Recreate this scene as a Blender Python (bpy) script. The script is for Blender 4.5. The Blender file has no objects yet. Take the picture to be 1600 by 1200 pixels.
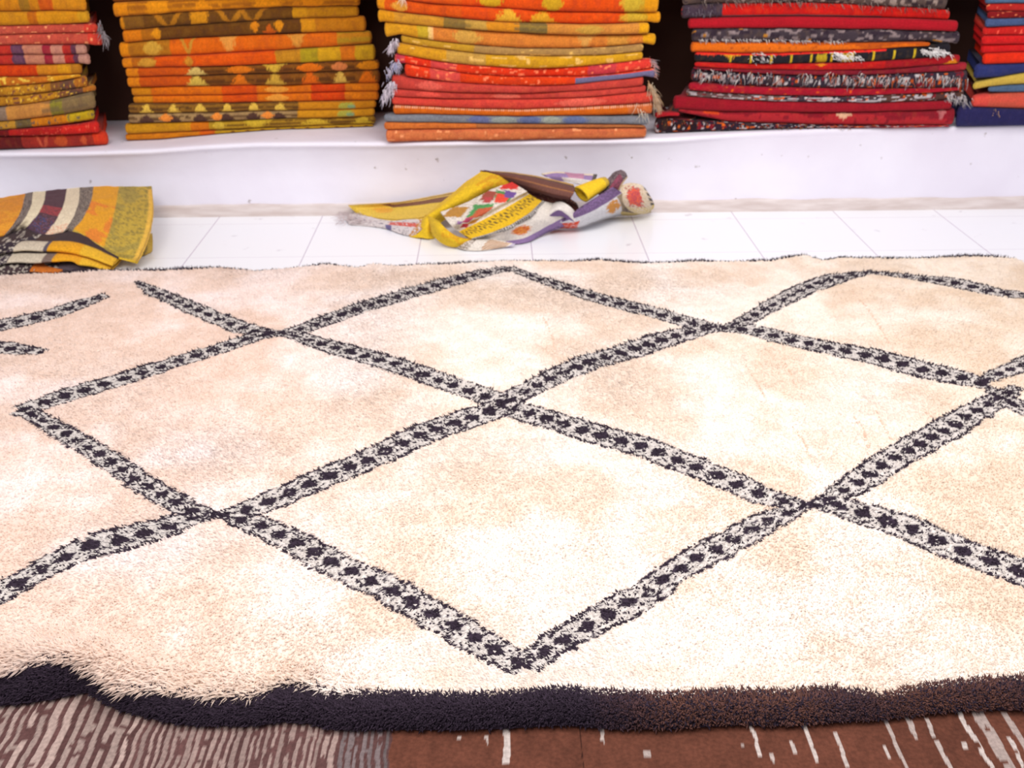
import bpy, math
import numpy as np
from mathutils import Matrix

# ------------------------------------------------------------------ camera, world, lights, exposure
SC = bpy.context.scene
COL = SC.collection
HC = 1.2                                   # camera height
FPX = 1604.8                               # focal length in pixels of a 1600 wide frame
PITCH, YAW, ROLL = 0.4667, 0.0185, -0.0044
_F = np.array([math.sin(YAW)*math.cos(PITCH), math.cos(YAW)*math.cos(PITCH), -math.sin(PITCH)])
_R0 = np.array([math.cos(YAW), -math.sin(YAW), 0.0])
_U0 = np.cross(_R0, _F)
_R = _R0*math.cos(ROLL) + _U0*math.sin(ROLL)
_U = -_R0*math.sin(ROLL) + _U0*math.cos(ROLL)
_B = -_F
cam_d = bpy.data.cameras.new('camera')
cam = bpy.data.objects.new('camera', cam_d)
COL.objects.link(cam)
cam.matrix_world = Matrix(((_R[0], _U[0], _B[0], 0), (_R[1], _U[1], _B[1], 0), (_R[2], _U[2], _B[2], HC), (0, 0, 0, 1)))
cam_d.sensor_width = 36
cam_d.lens = 36*FPX/1600
cam_d.clip_start = 0.05
cam_d.dof.use_dof = True
cam_d.dof.focus_distance = 1.65
cam_d.dof.aperture_fstop = 7.0
SC.camera = cam
vs = SC.view_settings
vs.view_transform = 'Standard'; vs.look = 'None'; vs.gamma = 1; vs.use_curve_mapping = False
vs.exposure = 0.0

W = bpy.data.worlds.new('world'); SC.world = W; W.use_nodes = True
W.node_tree.nodes['Background'].inputs[0].default_value = (0.93, 0.90, 1.0, 1)
W.node_tree.nodes['Background'].inputs[1].default_value = 0.65

def area(name, loc, target, size, power, col):
    d = bpy.data.lights.new(name, 'AREA'); d.shape = 'RECTANGLE'; d.size, d.size_y = size
    d.energy = power; d.color = col
    o = bpy.data.objects.new(name, d); COL.objects.link(o)
    o.location = loc
    v = np.array(target, float) - np.array(loc, float)
    from mathutils import Vector
    o.rotation_euler = Vector(v).to_track_quat('-Z', 'Y').to_euler()
    return o
area('ceiling_light_front', (-0.9, 0.2, 3.0), (0.1, 3.0, 0.0), (1.6, 1.2), 80, (1.0, 0.955, 0.90))
area('ceiling_light_middle', (0.9, 1.5, 3.0), (0.7, 2.7, 0.0), (1.8, 1.0), 74, (1.0, 0.97, 0.93))

# ------------------------------------------------------------------ geometry helpers
def ray(px, py):
    return _R*(px-800) - _U*(py-600) + _F*FPX
def ground(px, py, z=0.0):                 # where the sight line meets the level z
    d = ray(px, py); t = (z-HC)/d[2]
    return np.array([d[0]*t, d[1]*t, z])
def depth(px, py, Y):                      # where it meets the vertical plane y = Y
    d = ray(px, py); t = Y/d[1]
    return np.array([d[0]*t, Y, HC + d[2]*t])
def s2l(c):
    c = np.asarray(c, float)/255.0
    return np.where(c <= 0.04045, c/12.92, ((c+0.055)/1.055)**2.4)
RNG = np.random.default_rng(7)

def _hash(ix, iy, seed):
    h = (ix.astype(np.int64)*374761393 + iy.astype(np.int64)*668265263 + seed*974711) & 0xffffffff
    h = ((h ^ (h >> 13))*1274126177) & 0xffffffff
    return ((h ^ (h >> 16)) & 0xffff)/65535.0
def vnoise(x, y, seed=0):
    x = np.asarray(x, float); y = np.asarray(y, float)
    ix = np.floor(x); iy = np.floor(y); fx = x-ix; fy = y-iy
    fx = fx*fx*(3-2*fx); fy = fy*fy*(3-2*fy)
    a = _hash(ix, iy, seed); b = _hash(ix+1, iy, seed); c = _hash(ix, iy+1, seed); d = _hash(ix+1, iy+1, seed)
    return (a*(1-fx)+b*fx)*(1-fy) + (c*(1-fx)+d*fx)*fy
def fbm(x, y, seed=0, n=3):
    s = 0; a = 0.5; t = 0
    for k in range(n):
        s = s + a*vnoise(x*2**k, y*2**k, seed+k); t += a; a *= 0.5
    return s/t

def mesh(name, v, faces, cols=None, mat=None, parent=None, smooth=True, nper=4):
    """faces: (n, nper) int array"""
    me = bpy.data.meshes.new(name)
    v = np.asarray(v, np.float32); faces = np.asarray(faces, np.int32)
    n = len(faces); k = faces.shape[1]
    me.vertices.add(len(v)); me.vertices.foreach_set('co', v.ravel())
    me.loops.add(n*k); me.loops.foreach_set('vertex_index', faces.ravel())
    me.polygons.add(n)
    me.polygons.foreach_set('loop_start', np.arange(0, n*k, k, dtype=np.int32))
    me.polygons.foreach_set('use_smooth', np.full(n, smooth))
    me.update(calc_edges=True)
    if cols is not None:
        a = me.color_attributes.new('Col', 'FLOAT_COLOR', 'POINT')
        c = np.ones((len(v), 4), np.float32); c[:, :3] = np.clip(cols, 0, 0.95)
        a.data.foreach_set('color', c.ravel())
    if mat: me.materials.append(mat)
    o = bpy.data.objects.new(name, me); COL.objects.link(o)
    if parent: o.parent = parent
    return o
def grid_faces(nr, nc, off=0, flip=False):
    i = np.arange(nr-1)[:, None]*nc + np.arange(nc-1)[None, :]
    i = i.ravel() + off
    f = np.stack([i, i+1, i+nc+1, i+nc], 1)
    return f[:, ::-1] if flip else f
def empty(name, loc=(0, 0, 0)):
    o = bpy.data.objects.new(name, None); COL.objects.link(o); o.location = loc; o.empty_display_size = 0.1
    return o
def tag(o, label=None, cat=None, group=None, kind=None):
    if label: o['label'] = label
    if cat: o['category'] = cat
    if group: o['group'] = group
    if kind: o['kind'] = kind
    return o
def rebase(root, loc):                     # give a root its base point while children keep world geometry
    root.location = loc
    for c in root.children: c.matrix_parent_inverse = Matrix.Translation(loc).inverted()

# ------------------------------------------------------------------ materials
def mat_base(name, rough=0.9, spec=0.15):
    m = bpy.data.materials.new(name); m.use_nodes = True
    b = m.node_tree.nodes['Principled BSDF']
    b.inputs['Roughness'].default_value = rough
    b.inputs['Specular IOR Level'].default_value = spec
    return m, m.node_tree, b
def fabric(name, bump_scale=(260, 260, 260), bump=0.35, dist=0.0015, sheen=0.0, noise=0.12, nscale=220):
    m, nt, b = mat_base(name)
    N = nt.nodes; L = nt.links
    at = N.new('ShaderNodeVertexColor'); at.layer_name = 'Col'
    geo = N.new('ShaderNodeTexCoord')
    mp = N.new('ShaderNodeMapping'); mp.inputs['Scale'].default_value = bump_scale
    L.new(geo.outputs['Object'], mp.inputs['Vector'])
    nz = N.new('ShaderNodeTexNoise'); nz.inputs['Scale'].default_value = 1; nz.inputs['Detail'].default_value = 2
    L.new(mp.outputs[0], nz.inputs['Vector'])
    n2 = N.new('ShaderNodeTexNoise'); n2.inputs['Scale'].default_value = nscale; n2.inputs['Detail'].default_value = 2
    L.new(geo.outputs['Object'], n2.inputs['Vector'])
    mr = N.new('ShaderNodeMapRange'); mr.inputs[1].default_value = 0.3; mr.inputs[2].default_value = 0.7
    mr.inputs[3].default_value = 1-noise; mr.inputs[4].default_value = 1+noise
    L.new(n2.outputs[0], mr.inputs[0])
    mx = N.new('ShaderNodeVectorMath'); mx.operation = 'SCALE'
    L.new(at.outputs['Color'], mx.inputs[0]); L.new(mr.outputs[0], mx.inputs['Scale'])
    L.new(mx.outputs[0], b.inputs['Base Color'])
    bp = N.new('ShaderNodeBump'); bp.inputs['Strength'].default_value = bump; bp.inputs['Distance'].default_value = dist
    L.new(nz.outputs[0], bp.inputs['Height']); L.new(bp.outputs[0], b.inputs['Normal'])
    b.inputs['Sheen Weight'].default_value = sheen
    return m
M_KILIM = fabric('woven_kilim', (120, 300, 520), 0.5, 0.002, 0.05, 0.16)
M_PILE = fabric('wool_pile', (90, 90, 90), 0.2, 0.002, 0.0, 0.06, 90)
M_FLAT = fabric('flat_woven_rug', (500, 60, 200), 0.6, 0.002, 0.0, 0.18, 160)
M_YARN = fabric('yarn_fringe', (400, 400, 400), 0.1, 0.001, 0.0, 0.08)

def plaster():
    m, nt, b = mat_base('white_plaster', 0.75, 0.2)
    N = nt.nodes; L = nt.links
    tc = N.new('ShaderNodeTexCoord')
    n1 = N.new('ShaderNodeTexNoise'); n1.inputs['Scale'].default_value = 2.2; n1.inputs['Detail'].default_value = 4
    L.new(tc.outputs['Object'], n1.inputs['Vector'])
    r1 = N.new('ShaderNodeValToRGB')
    r1.color_ramp.elements[0].position = 0.3; r1.color_ramp.elements[0].color = (0.73, 0.69, 0.78, 1)
    r1.color_ramp.elements[1].position = 0.7; r1.color_ramp.elements[1].color = (0.82, 0.80, 0.88, 1)
    L.new(n1.outputs[0], r1.inputs[0])
    # small chips and specks
    n2 = N.new('ShaderNodeTexNoise'); n2.inputs['Scale'].default_value = 26; n2.inputs['Detail'].default_value = 3
    L.new(tc.outputs['Object'], n2.inputs['Vector'])
    r2 = N.new('ShaderNodeValToRGB')
    r2.color_ramp.elements[0].position = 0.70; r2.color_ramp.elements[0].color = (0, 0, 0, 1)
    r2.color_ramp.elements[1].position = 0.75; r2.color_ramp.elements[1].color = (1, 1, 1, 1)
    L.new(n2.outputs[0], r2.inputs[0])
    mx = N.new('ShaderNodeMix'); mx.data_type = 'RGBA'
    L.new(r2.outputs[0], mx.inputs[0]); L.new(r1.outputs[0], mx.inputs[6]); mx.inputs[7].default_value = (0.42, 0.37, 0.38, 1)
    L.new(mx.outputs[2], b.inputs['Base Color'])
    bp = N.new('ShaderNodeBump'); bp.inputs['Strength'].default_value = 0.25; bp.inputs['Distance'].default_value = 0.01
    n3 = N.new('ShaderNodeTexNoise'); n3.inputs['Scale'].default_value = 14; L.new(tc.outputs['Object'], n3.inputs['Vector'])
    L.new(n3.outputs[0], bp.inputs['Height']); L.new(bp.outputs[0], b.inputs['Normal'])
    return m
def skirting():
    m, nt, b = mat_base('dirty_cement_skirting', 0.8, 0.2)
    N = nt.nodes; L = nt.links
    tc = N.new('ShaderNodeTexCoord'); mp = N.new('ShaderNodeMapping'); mp.inputs['Scale'].default_value = (6, 6, 40)
    L.new(tc.outputs['Object'], mp.inputs[0])
    n1 = N.new('ShaderNodeTexNoise'); n1.inputs['Scale'].default_value = 1.3; n1.inputs['Detail'].default_value = 5
    L.new(mp.outputs[0], n1.inputs['Vector'])
    r = N.new('ShaderNodeValToRGB')
    r.color_ramp.elements[0].position = 0.35; r.color_ramp.elements[0].color = (0.56, 0.47, 0.44, 1)
    r.color_ramp.elements[1].position = 0.72; r.color_ramp.elements[1].color = (0.72, 0.65, 0.63, 1)
    L.new(n1.outputs[0], r.inputs[0]); L.new(r.outputs[0], b.inputs['Base Color'])
    return m
def tiles():
    m, nt, b = mat_base('white_floor_tiles', 0.22, 0.4)
    N = nt.nodes; L = nt.links
    tc = N.new('ShaderNodeTexCoord'); sep = N.new('ShaderNodeSeparateXYZ'); L.new(tc.outputs['Object'], sep.inputs[0])
    def math_(op, a, bb=None, c=None):
        n = N.new('ShaderNodeMath'); n.operation = op
        for i, v in enumerate((a, bb, c)):
            if v is None: continue
            if isinstance(v, (int, float)): n.inputs[i].default_value = v
            else: L.new(v, n.inputs[i])
        return n.outputs[0]
    TX, TY = 0.3294*HC, 0.311*HC
    def line(coord, origin, step, half):
        t = math_('DIVIDE', math_('SUBTRACT', coord, origin), step)
        fr = math_('FRACT', math_('ADD', t, 0.5))
        d = math_('MULTIPLY', math_('ABSOLUTE', math_('SUBTRACT', fr, 0.5)), step)
        return math_('LESS_THAN', d, half)
    lx = line(sep.outputs[0], -0.5467*HC, TX, 0.0016)
    ly = line(sep.outputs[1], 3.1258*HC, TY, 0.0011)
    g = math_('MAXIMUM', lx, math_('MULTIPLY', ly, 0.7))
    n1 = N.new('ShaderNodeTexNoise'); n1.inputs['Scale'].default_value = 14; n1.inputs['Detail'].default_value = 4
    L.new(tc.outputs['Object'], n1.inputs['Vector'])
    r = N.new('ShaderNodeValToRGB')
    r.color_ramp.elements[0].position = 0.68; r.color_ramp.elements[0].color = (0.86, 0.87, 0.90, 1)
    r.color_ramp.elements[1].position = 0.80; r.color_ramp.elements[1].color = (0.50, 0.46, 0.52, 1)
    L.new(n1.outputs[0], r.inputs[0])
    mx = N.new('ShaderNodeMix'); mx.data_type = 'RGBA'
    L.new(g, mx.inputs[0]); L.new(r.outputs[0], mx.inputs[6]); mx.inputs[7].default_value = (0.50, 0.42, 0.53, 1)
    L.new(mx.outputs[2], b.inputs['Base Color'])
    return m
M_PLASTER, M_SKIRT, M_TILE = plaster(), skirting(), tiles()
m_dark, _nt, _b = mat_base('dark_back_wall', 0.9, 0.1)  # wall coloured near black to stand for the shade between the stacks
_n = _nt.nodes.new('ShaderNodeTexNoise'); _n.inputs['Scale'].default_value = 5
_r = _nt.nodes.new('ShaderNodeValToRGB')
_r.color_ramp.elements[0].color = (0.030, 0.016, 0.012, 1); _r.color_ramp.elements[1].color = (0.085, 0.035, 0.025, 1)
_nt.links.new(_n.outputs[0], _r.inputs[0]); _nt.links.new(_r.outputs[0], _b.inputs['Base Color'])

# ------------------------------------------------------------------ floor, bench, back wall
YW = 0.5*(ground(1000, 328.5)[1] + ground(540, 338.5)[1])      # foot of the bench
def quad_box(name, x0, x1, y0, y1, z0, z1, mat, parent=None):
    v = [(x, y, z) for z in (z0, z1) for y in (y0, y1) for x in (x0, x1)]
    f = [(0, 2, 3, 1), (4, 5, 7, 6), (0, 1, 5, 4), (2, 6, 7, 3), (0, 4, 6, 2), (1, 3, 7, 5)]
    return mesh(name, v, f, None, mat, parent, smooth=False)
floor = quad_box('floor', -4, 4, -1.0, YW+0.67, -0.06, 0.0, M_TILE); tag(floor, kind='structure')
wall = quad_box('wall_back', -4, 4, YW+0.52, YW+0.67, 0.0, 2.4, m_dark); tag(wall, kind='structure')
blocker = quad_box('added_gap_blocker', -3.6, 3.6, YW+0.035, YW+0.515, 0.0, 0.05, M_PLASTER)  # added unseen slab, keeps overhead light out of the gaps between stacks
blocker.location.z = depth(800, -40, YW)[2]+0.012; tag(blocker, 'added white plaster shelf over the stacks, above the photo', 'blocker')

LIP = [(-700, 250), (-300, 247), (0, 245), (110, 244), (180, 242), (240, 240), (320, 234), (400, 230), (500, 229), (600, 229), (800, 226), (950, 224),
       (1040, 222), (1150, 216), (1300, 209), (1450, 206), (1600, 203), (1900, 199), (2300, 194)]
lipx = np.array([depth(a, b, YW-0.012)[0] for a, b in LIP]); lipz = np.array([depth(a, b, YW-0.012)[2] for a, b in LIP])
def zlip(x): return np.interp(x, lipx, lipz)          # underside of the rounded lip
LT = 0.016
def ztop(x): return zlip(x) + LT
def bench():
    xs = np.linspace(-3.4, 3.4, 420)
    z = zlip(xs); wob = (fbm(xs*2.2, xs*0, 3)-0.5)*0.012
    amt = np.clip((1.02-xs)/0.35, 0, 1)                # the lip fades out towards the right
    rows = []
    prof = [(0, None, 0.0), (0.0, 0.5, 0), (0.0, -0.012, 1), (-0.010, -0.004, 1), (-0.016, 0.003, 1), (-0.016, 0.010, 1), (-0.008, 0.015, 1), (0.01, LT, 1), (0.05, LT, 1), (0.515, LT, 1)]
    for dy, dz, k in prof:
        if dz is None: zz = np.zeros_like(xs)
        elif k == 0: zz = z*dz
        else: zz = z+dz
        yy = YW + (dy*(0.25+0.75*amt) if dy < 0 else dy) + wob*(1 if k else 0.3)
        rows.append(np.stack([xs, yy*np.ones_like(xs), zz], 1))
    v = np.concatenate(rows); nc = len(xs)
    o = mesh('plaster_bench', v, grid_faces(len(rows), nc), None, M_PLASTER)
    tag(o, 'long low white plaster bench carrying the stacks of folded kilims', 'bench')
    # skirting strip along its foot
    h = 0.045
    xs = np.linspace(-3.4, 3.4, 300); top = h + (fbm(xs*5, xs*0, 9)-0.5)*0.012
    rows = [np.stack([xs, xs*0+YW-0.010, xs*0+0.0], 1), np.stack([xs, xs*0+YW-0.009, top-0.006], 1), np.stack([xs, xs*0+YW-0.005, top], 1), np.stack([xs, xs*0+YW+0.004, top+0.002], 1)]
    s = mesh('skirting', np.concatenate(rows), grid_faces(4, len(xs)), None, M_SKIRT, o)
bench()

# ------------------------------------------------------------------ yarn tufts (tapered three sided strands)
def tuft_arrays(base, tip, r, cols, tcols=None):
    n = len(base)
    d = tip-base; ln = np.linalg.norm(d, axis=1, keepdims=True)+1e-9; d = d/ln
    a = np.cross(d, np.array([0.3, 0.9, 0.2])); a /= np.linalg.norm(a, axis=1, keepdims=True)+1e-9
    b = np.cross(d, a)
    v = np.empty((n, 4, 3)); r = np.broadcast_to(np.asarray(r, float), (n,))[:, None]
    for k in range(3):
        t = 2*math.pi*k/3
        v[:, k] = base + r*(a*math.cos(t)+b*math.sin(t))
    v[:, 3] = tip
    i = np.arange(n)*4
    f = np.concatenate([np.stack([i, i+1, i+3], 1), np.stack([i+1, i+2, i+3], 1), np.stack([i+2, i, i+3], 1)])
    c = np.repeat(cols[:, None, :], 4, 1)
    return v.reshape(-1, 3), f, c.reshape(-1, 3)
def strands(name, base, dirs, length, r, cols, parent=None, mat=None, seg=4, droop=0.5):
    """curved strands, each a tapered triangular tube"""
    n = len(base); V = []; P = base.copy(); D = dirs/np.linalg.norm(dirs, axis=1, keepdims=True)
    length = np.broadcast_to(np.asarray(length, float), (n,))[:, None]
    for s in range(seg+1):
        a = np.cross(D, np.array([0.2, 0.3, 0.9])); a /= np.linalg.norm(a, axis=1, keepdims=True)+1e-9
        b = np.cross(D, a); rr = r*(1-0.75*s/seg)
        for k in range(3):
            t = 2*math.pi*k/3; V.append(P + rr*(a*math.cos(t)+b*math.sin(t)))
        P = P + D*length/seg
        D = D + np.array([0, 0, -droop/seg]) + RNG.normal(0, 0.12, (n, 3)); D /= np.linalg.norm(D, axis=1, keepdims=True)
    V = np.stack(V, 1)
    k = 3*(seg+1); i = np.arange(n)*k; F = []
    for s in range(seg):
        for q in range(3):
            F.append(np.stack([i+3*s+q, i+3*s+(q+1) % 3, i+3*s+3+(q+1) % 3, i+3*s+3+q], 1))
    return mesh(name, V.reshape(-1, 3), np.concatenate(F), np.repeat(cols[:, None], k, 1).reshape(-1, 3), mat or M_YARN, parent)

# ------------------------------------------------------------------ the big shaggy rug
ZR = 0.030
DK = s2l((50, 40, 52)); CREAM = s2l((240, 224, 213)); BAND = s2l((205, 197, 192))
LINES = [
 [(215,440,4),(240,455,9),(300,480,10),(370,508,11),(410,519,7),(440,520,3)],
 [(440,520,3),(470,527,8),(520,542,11),(620,570,13),(700,598,13),(745,612,13),(790,628,15)],
 [(440,519,3),(480,512,8),(540,490,9),(620,465,9),(690,443,9),(760,425,6),(795,418,4)],
 [(440,520,3),(400,525,8),(340,545,9),(270,565,9),(180,593,10),(100,615,11),(35,638,10)],
 [(30,638,10),(60,650,13),(110,680,17),(160,710,19),(220,750,19),(290,790,17),(330,803,8),(345,805,5)],
 [(345,803,6),(400,790,15),(470,760,17),(580,715,18),(660,678,18),(740,648,16),(790,632,14)],
 [(-60,522,8),(0,507,8),(80,490,8),(130,472,7),(165,461,3)],
 [(-60,538,10),(0,541,10),(30,545,8),(70,548,3)],
 [(795,418,4),(850,437,5),(930,462,8),(1010,482,9),(1070,500,9),(1100,508,8),(1130,511,3)],
 [(1130,512,3),(1090,515,9),(1050,525,13),(990,545,14),(920,565,14),(860,590,15),(810,615,16),(790,632,16)],
 [(1130,512,3),(1165,500,9),(1210,475,12),(1260,450,12),(1305,434,10),(1330,430,4),(1365,424,3)],
 [(1365,425,2),(1430,432,4),(1490,440,8),(1540,452,8),(1570,459,6),(1600,460,5),(1680,478,6)],
 [(1130,512,4),(1180,515,9),(1230,530,9),(1300,545,10),(1380,560,12),(1440,577,13),(1500,590,12),(1530,600,8),(1545,603,6)],
 [(1525,602,5),(1560,585,11),(1600,570,14),(1700,530,14)],
 [(1545,605,6),(1560,622,12),(1600,640,10),(1700,670,12)],
 [(1265,790,5),(1300,777,12),(1340,755,22),(1400,715,24),(1470,675,24),(1530,640,20),(1565,620,14),(1590,606,8)],
 [(800,635,14),(850,650,15),(930,677,16),(1000,697,16),(1050,718,17),(1120,745,17),(1180,770,16),(1225,783,10),(1262,790,4)],
 [(345,803,4),(320,804,8),(290,812,14),(240,828,18),(180,845,20),(140,853,20),(100,872,18),(60,893,18),(20,915,18),(-40,945,18),(-120,980,18)],
 [(345,803,5),(370,808,12),(420,825,19),(480,855,22),(520,880,23),(600,915,24),(700,970,26),(760,1005,26),(822,1042,24)],
 [(822,1042,24),(870,1003,24),(950,958,25),(1020,920,24),(1040,900,23),(1100,862,22),(1160,833,20),(1210,808,17),(1250,792,8),(1270,787,4)],
 [(1270,787,5),(1310,790,13),(1370,808,18),(1430,828,20),(1500,858,20),(1560,880,20),(1600,893,22),(1700,928,22)],
]
def pattern_setup():
    segs = []
    for ln in LINES:
        P = []; Wd = []
        for (x, y, he) in ln:
            P.append(ground(x, y, ZR)[:2])
        P = np.array(P); s = 0
        for k in range(len(ln)):
            t = P[min(k+1, len(P)-1)]-P[max(k-1, 0)]; t /= np.linalg.norm(t)
            x, y, he = ln[k]
            dv = (ground(x, y-he, ZR)-ground(x, y+he, ZR))[:2]/2
            Wd.append(abs(dv[0]*t[1]-dv[1]*t[0]))
        for k in range(len(P)-1):
            L = np.linalg.norm(P[k+1]-P[k]); segs.append((P[k], P[k+1], Wd[k], Wd[k+1], s, L)); s += L
    return segs
SEGS = pattern_setup()
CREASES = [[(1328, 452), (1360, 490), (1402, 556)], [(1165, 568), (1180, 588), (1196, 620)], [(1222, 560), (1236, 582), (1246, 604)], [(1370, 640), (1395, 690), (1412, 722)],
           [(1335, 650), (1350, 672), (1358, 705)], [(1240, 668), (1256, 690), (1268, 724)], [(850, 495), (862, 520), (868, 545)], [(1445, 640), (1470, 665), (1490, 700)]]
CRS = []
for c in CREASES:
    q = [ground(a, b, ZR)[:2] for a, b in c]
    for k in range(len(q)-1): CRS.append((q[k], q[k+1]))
def pattern(xy, seed=0):
    """colour of the knot tied at each point"""
    n = len(xy); x, y = xy[:, 0], xy[:, 1]
    r1 = RNG.random(n); r2 = RNG.random(n)
    big = fbm(x*5.5, y*5.5, 11, 3); fine = fbm(x*26, y*26, 31, 3)
    k = np.clip((big-0.40)/0.26, 0, 1)[:, None]
    k2 = np.clip((fine-0.38)/0.3, 0, 1)[:, None]
    col = CREAM*(0.865+0.105*k) * np.array([1, 1, 1]) 
    col = col*(np.array([1.0, 0.955, 0.90])*(1-k) + np.array([1.0, 1.035, 1.07])*k)
    col = col*(0.95+0.07*k2)*(np.array([1.0, 0.975, 0.95])*(1-k2)+k2)
    right = np.clip((x-0.55)/0.9, 0, 1)[:, None]
    col = col*(1-0.07*right*np.array([0.8, 0.9, 1.6]))
    left = np.clip((-0.1-x)/0.6, 0, 1)[:, None]; col = col*(1-left*np.array([0.0, 0.04, 0.015]))
    inside = np.zeros(n, bool); dark = np.zeros(n, bool)
    jx = (vnoise(x*45, y*45, 5)-0.5)*0.009
    jy = (vnoise(x*45, y*45, 8)-0.5)*0.009
    for A, B, w0, w1, s0, L in SEGS:
        lo = np.minimum(A, B)-0.08; hi = np.maximum(A, B)+0.08
        idx = np.nonzero((x > lo[0]) & (x < hi[0]) & (y > lo[1]) & (y < hi[1]))[0]
        if len(idx) == 0: continue
        T = (B-A)/L; px = x[idx]+jx[idx]-A[0]; py = y[idx]+jy[idx]-A[1]
        s = px*T[0]+py*T[1]; t = px*T[1]-py*T[0]
        w = w0+(w1-w0)*np.clip(s/L, 0, 1)
        ok = (s > -0.004) & (s < L+0.004)
        a = np.abs(t)/np.maximum(w, 0.006)
        thin = w < 0.014
        ins = ok & (a < 1.0)
        per = 0.050
        ph = (s+s0)/per; fr = ph-np.round(ph)
        dot = (np.abs(t)/(0.58*w)+np.abs(fr)/0.46 < 1.0)
        lw = np.clip(0.0042/w, 0.12, 0.3)
        edge = (np.abs(a-0.97) < lw) & (r1[idx] < 0.74)
        tri = np.abs(2*fr)                                          # 0 at a dot, 1 between two
        zig = (np.abs(a-(0.80-0.42*tri)) < 0.09) & (r1[idx] < 0.5)
        d = ok & ((edge & (a < 1.2)) | (dot & (r2[idx] < 0.97)) | (zig & (a < 1)) | (thin & (a < 1.0) & (r1[idx] < 0.7)) | ((a < 1.1) & (r2[idx] < 0.035+0.03*np.clip((y[idx]-1.6)/1.0, 0, 1))))
        inside[idx[ins]] = True; dark[idx[d]] = True
    col[inside] = BAND*(0.92+0.16*r1[inside])[:, None]
    col[dark] = DK*(0.75+0.6*r2[dark])[:, None]
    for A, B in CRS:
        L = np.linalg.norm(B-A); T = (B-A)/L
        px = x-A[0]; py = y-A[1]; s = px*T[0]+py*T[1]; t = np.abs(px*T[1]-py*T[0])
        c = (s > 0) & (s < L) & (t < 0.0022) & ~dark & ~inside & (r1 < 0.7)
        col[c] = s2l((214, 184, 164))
    return col, dark, inside

FB = [(-250,1062,1104),(-60,1060,1102),(0,1062,1100),(60,1052,1093),(100,1047,1086),(135,1050,1078),(160,1072,1092),(190,1078,1106),(230,1078,1117),(260,1079,1125),(300,1084,1131),(350,1087,1131),(400,1086,1131),(445,1069,1125),(480,1068,1127),(520,1083,1137),
      (600,1084,1137),(700,1088,1138),(780,1087,1136),(880,1080,1130),(950,1086,1136),(1040,1088,1137),(1150,1078,1130),(1230,1078,1131),(1290,1071,1127),(1380,1083,1121),(1450,1067,1112),(1540,1060,1106),(1600,1060,1107),(1850,1056,1102)]
BK = [(-250,440),(0,437),(60,434),(110,433),(160,429),(250,429),(300,426),(345,423),(400,429),(450,425),(510,419),(560,424),(585,418),(620,421),(650,419),(700,418),(790,412),(900,414),(935,411),(1000,415),(1100,413),(1200,414),(1255,404),(1285,412),(1310,406),(1400,408),(1520,405),(1585,408),(1600,416),(1630,424),(1850,424)]
zf = 0.012
_f0 = np.array([ground(a, c, 0.012) for a, b, c in FB]); _f1 = np.array([ground(a, b, 0.040) for a, b, c in FB]); _bk = np.array([ground(a, b, 0.012) for a, b in BK])
def yfront(x): return np.interp(x, _f0[:, 0], _f0[:, 1])
def yborder(x): return np.maximum(np.interp(x, _f1[:, 0], _f1[:, 1]), yfront(x)+0.012)
def yback(x): return np.interp(x, _bk[:, 0], _bk[:, 1])
HUMP = ground(95, 1035, 0.04)[:2]
def rug_z(x, y):
    s = y-yfront(x); e = np.clip(s/0.026, 0, 1); e = np.sqrt(np.clip(1-(1-e)**2, 0, 1))
    b = np.clip((yback(x)-y)/0.02, 0, 1); b = np.sqrt(np.clip(1-(1-b)**2, 0, 1))
    und = (fbm(x*2.1, y*2.6, 51, 2)-0.5)*0.016
    roll = 0.012*np.exp(-((s-0.045)/0.05)**2)*(0.6+0.8*vnoise(x*4.5, y*0, 77))
    hx = (x-HUMP[0]); hy = (y-HUMP[1])
    hump = 0.030*np.exp(-(((hx+0.55*hy)/0.13)**2) - (hy/0.07)**2)
    return 0.008 + (0.020+und+roll+hump)*np.minimum(e, b)
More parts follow.
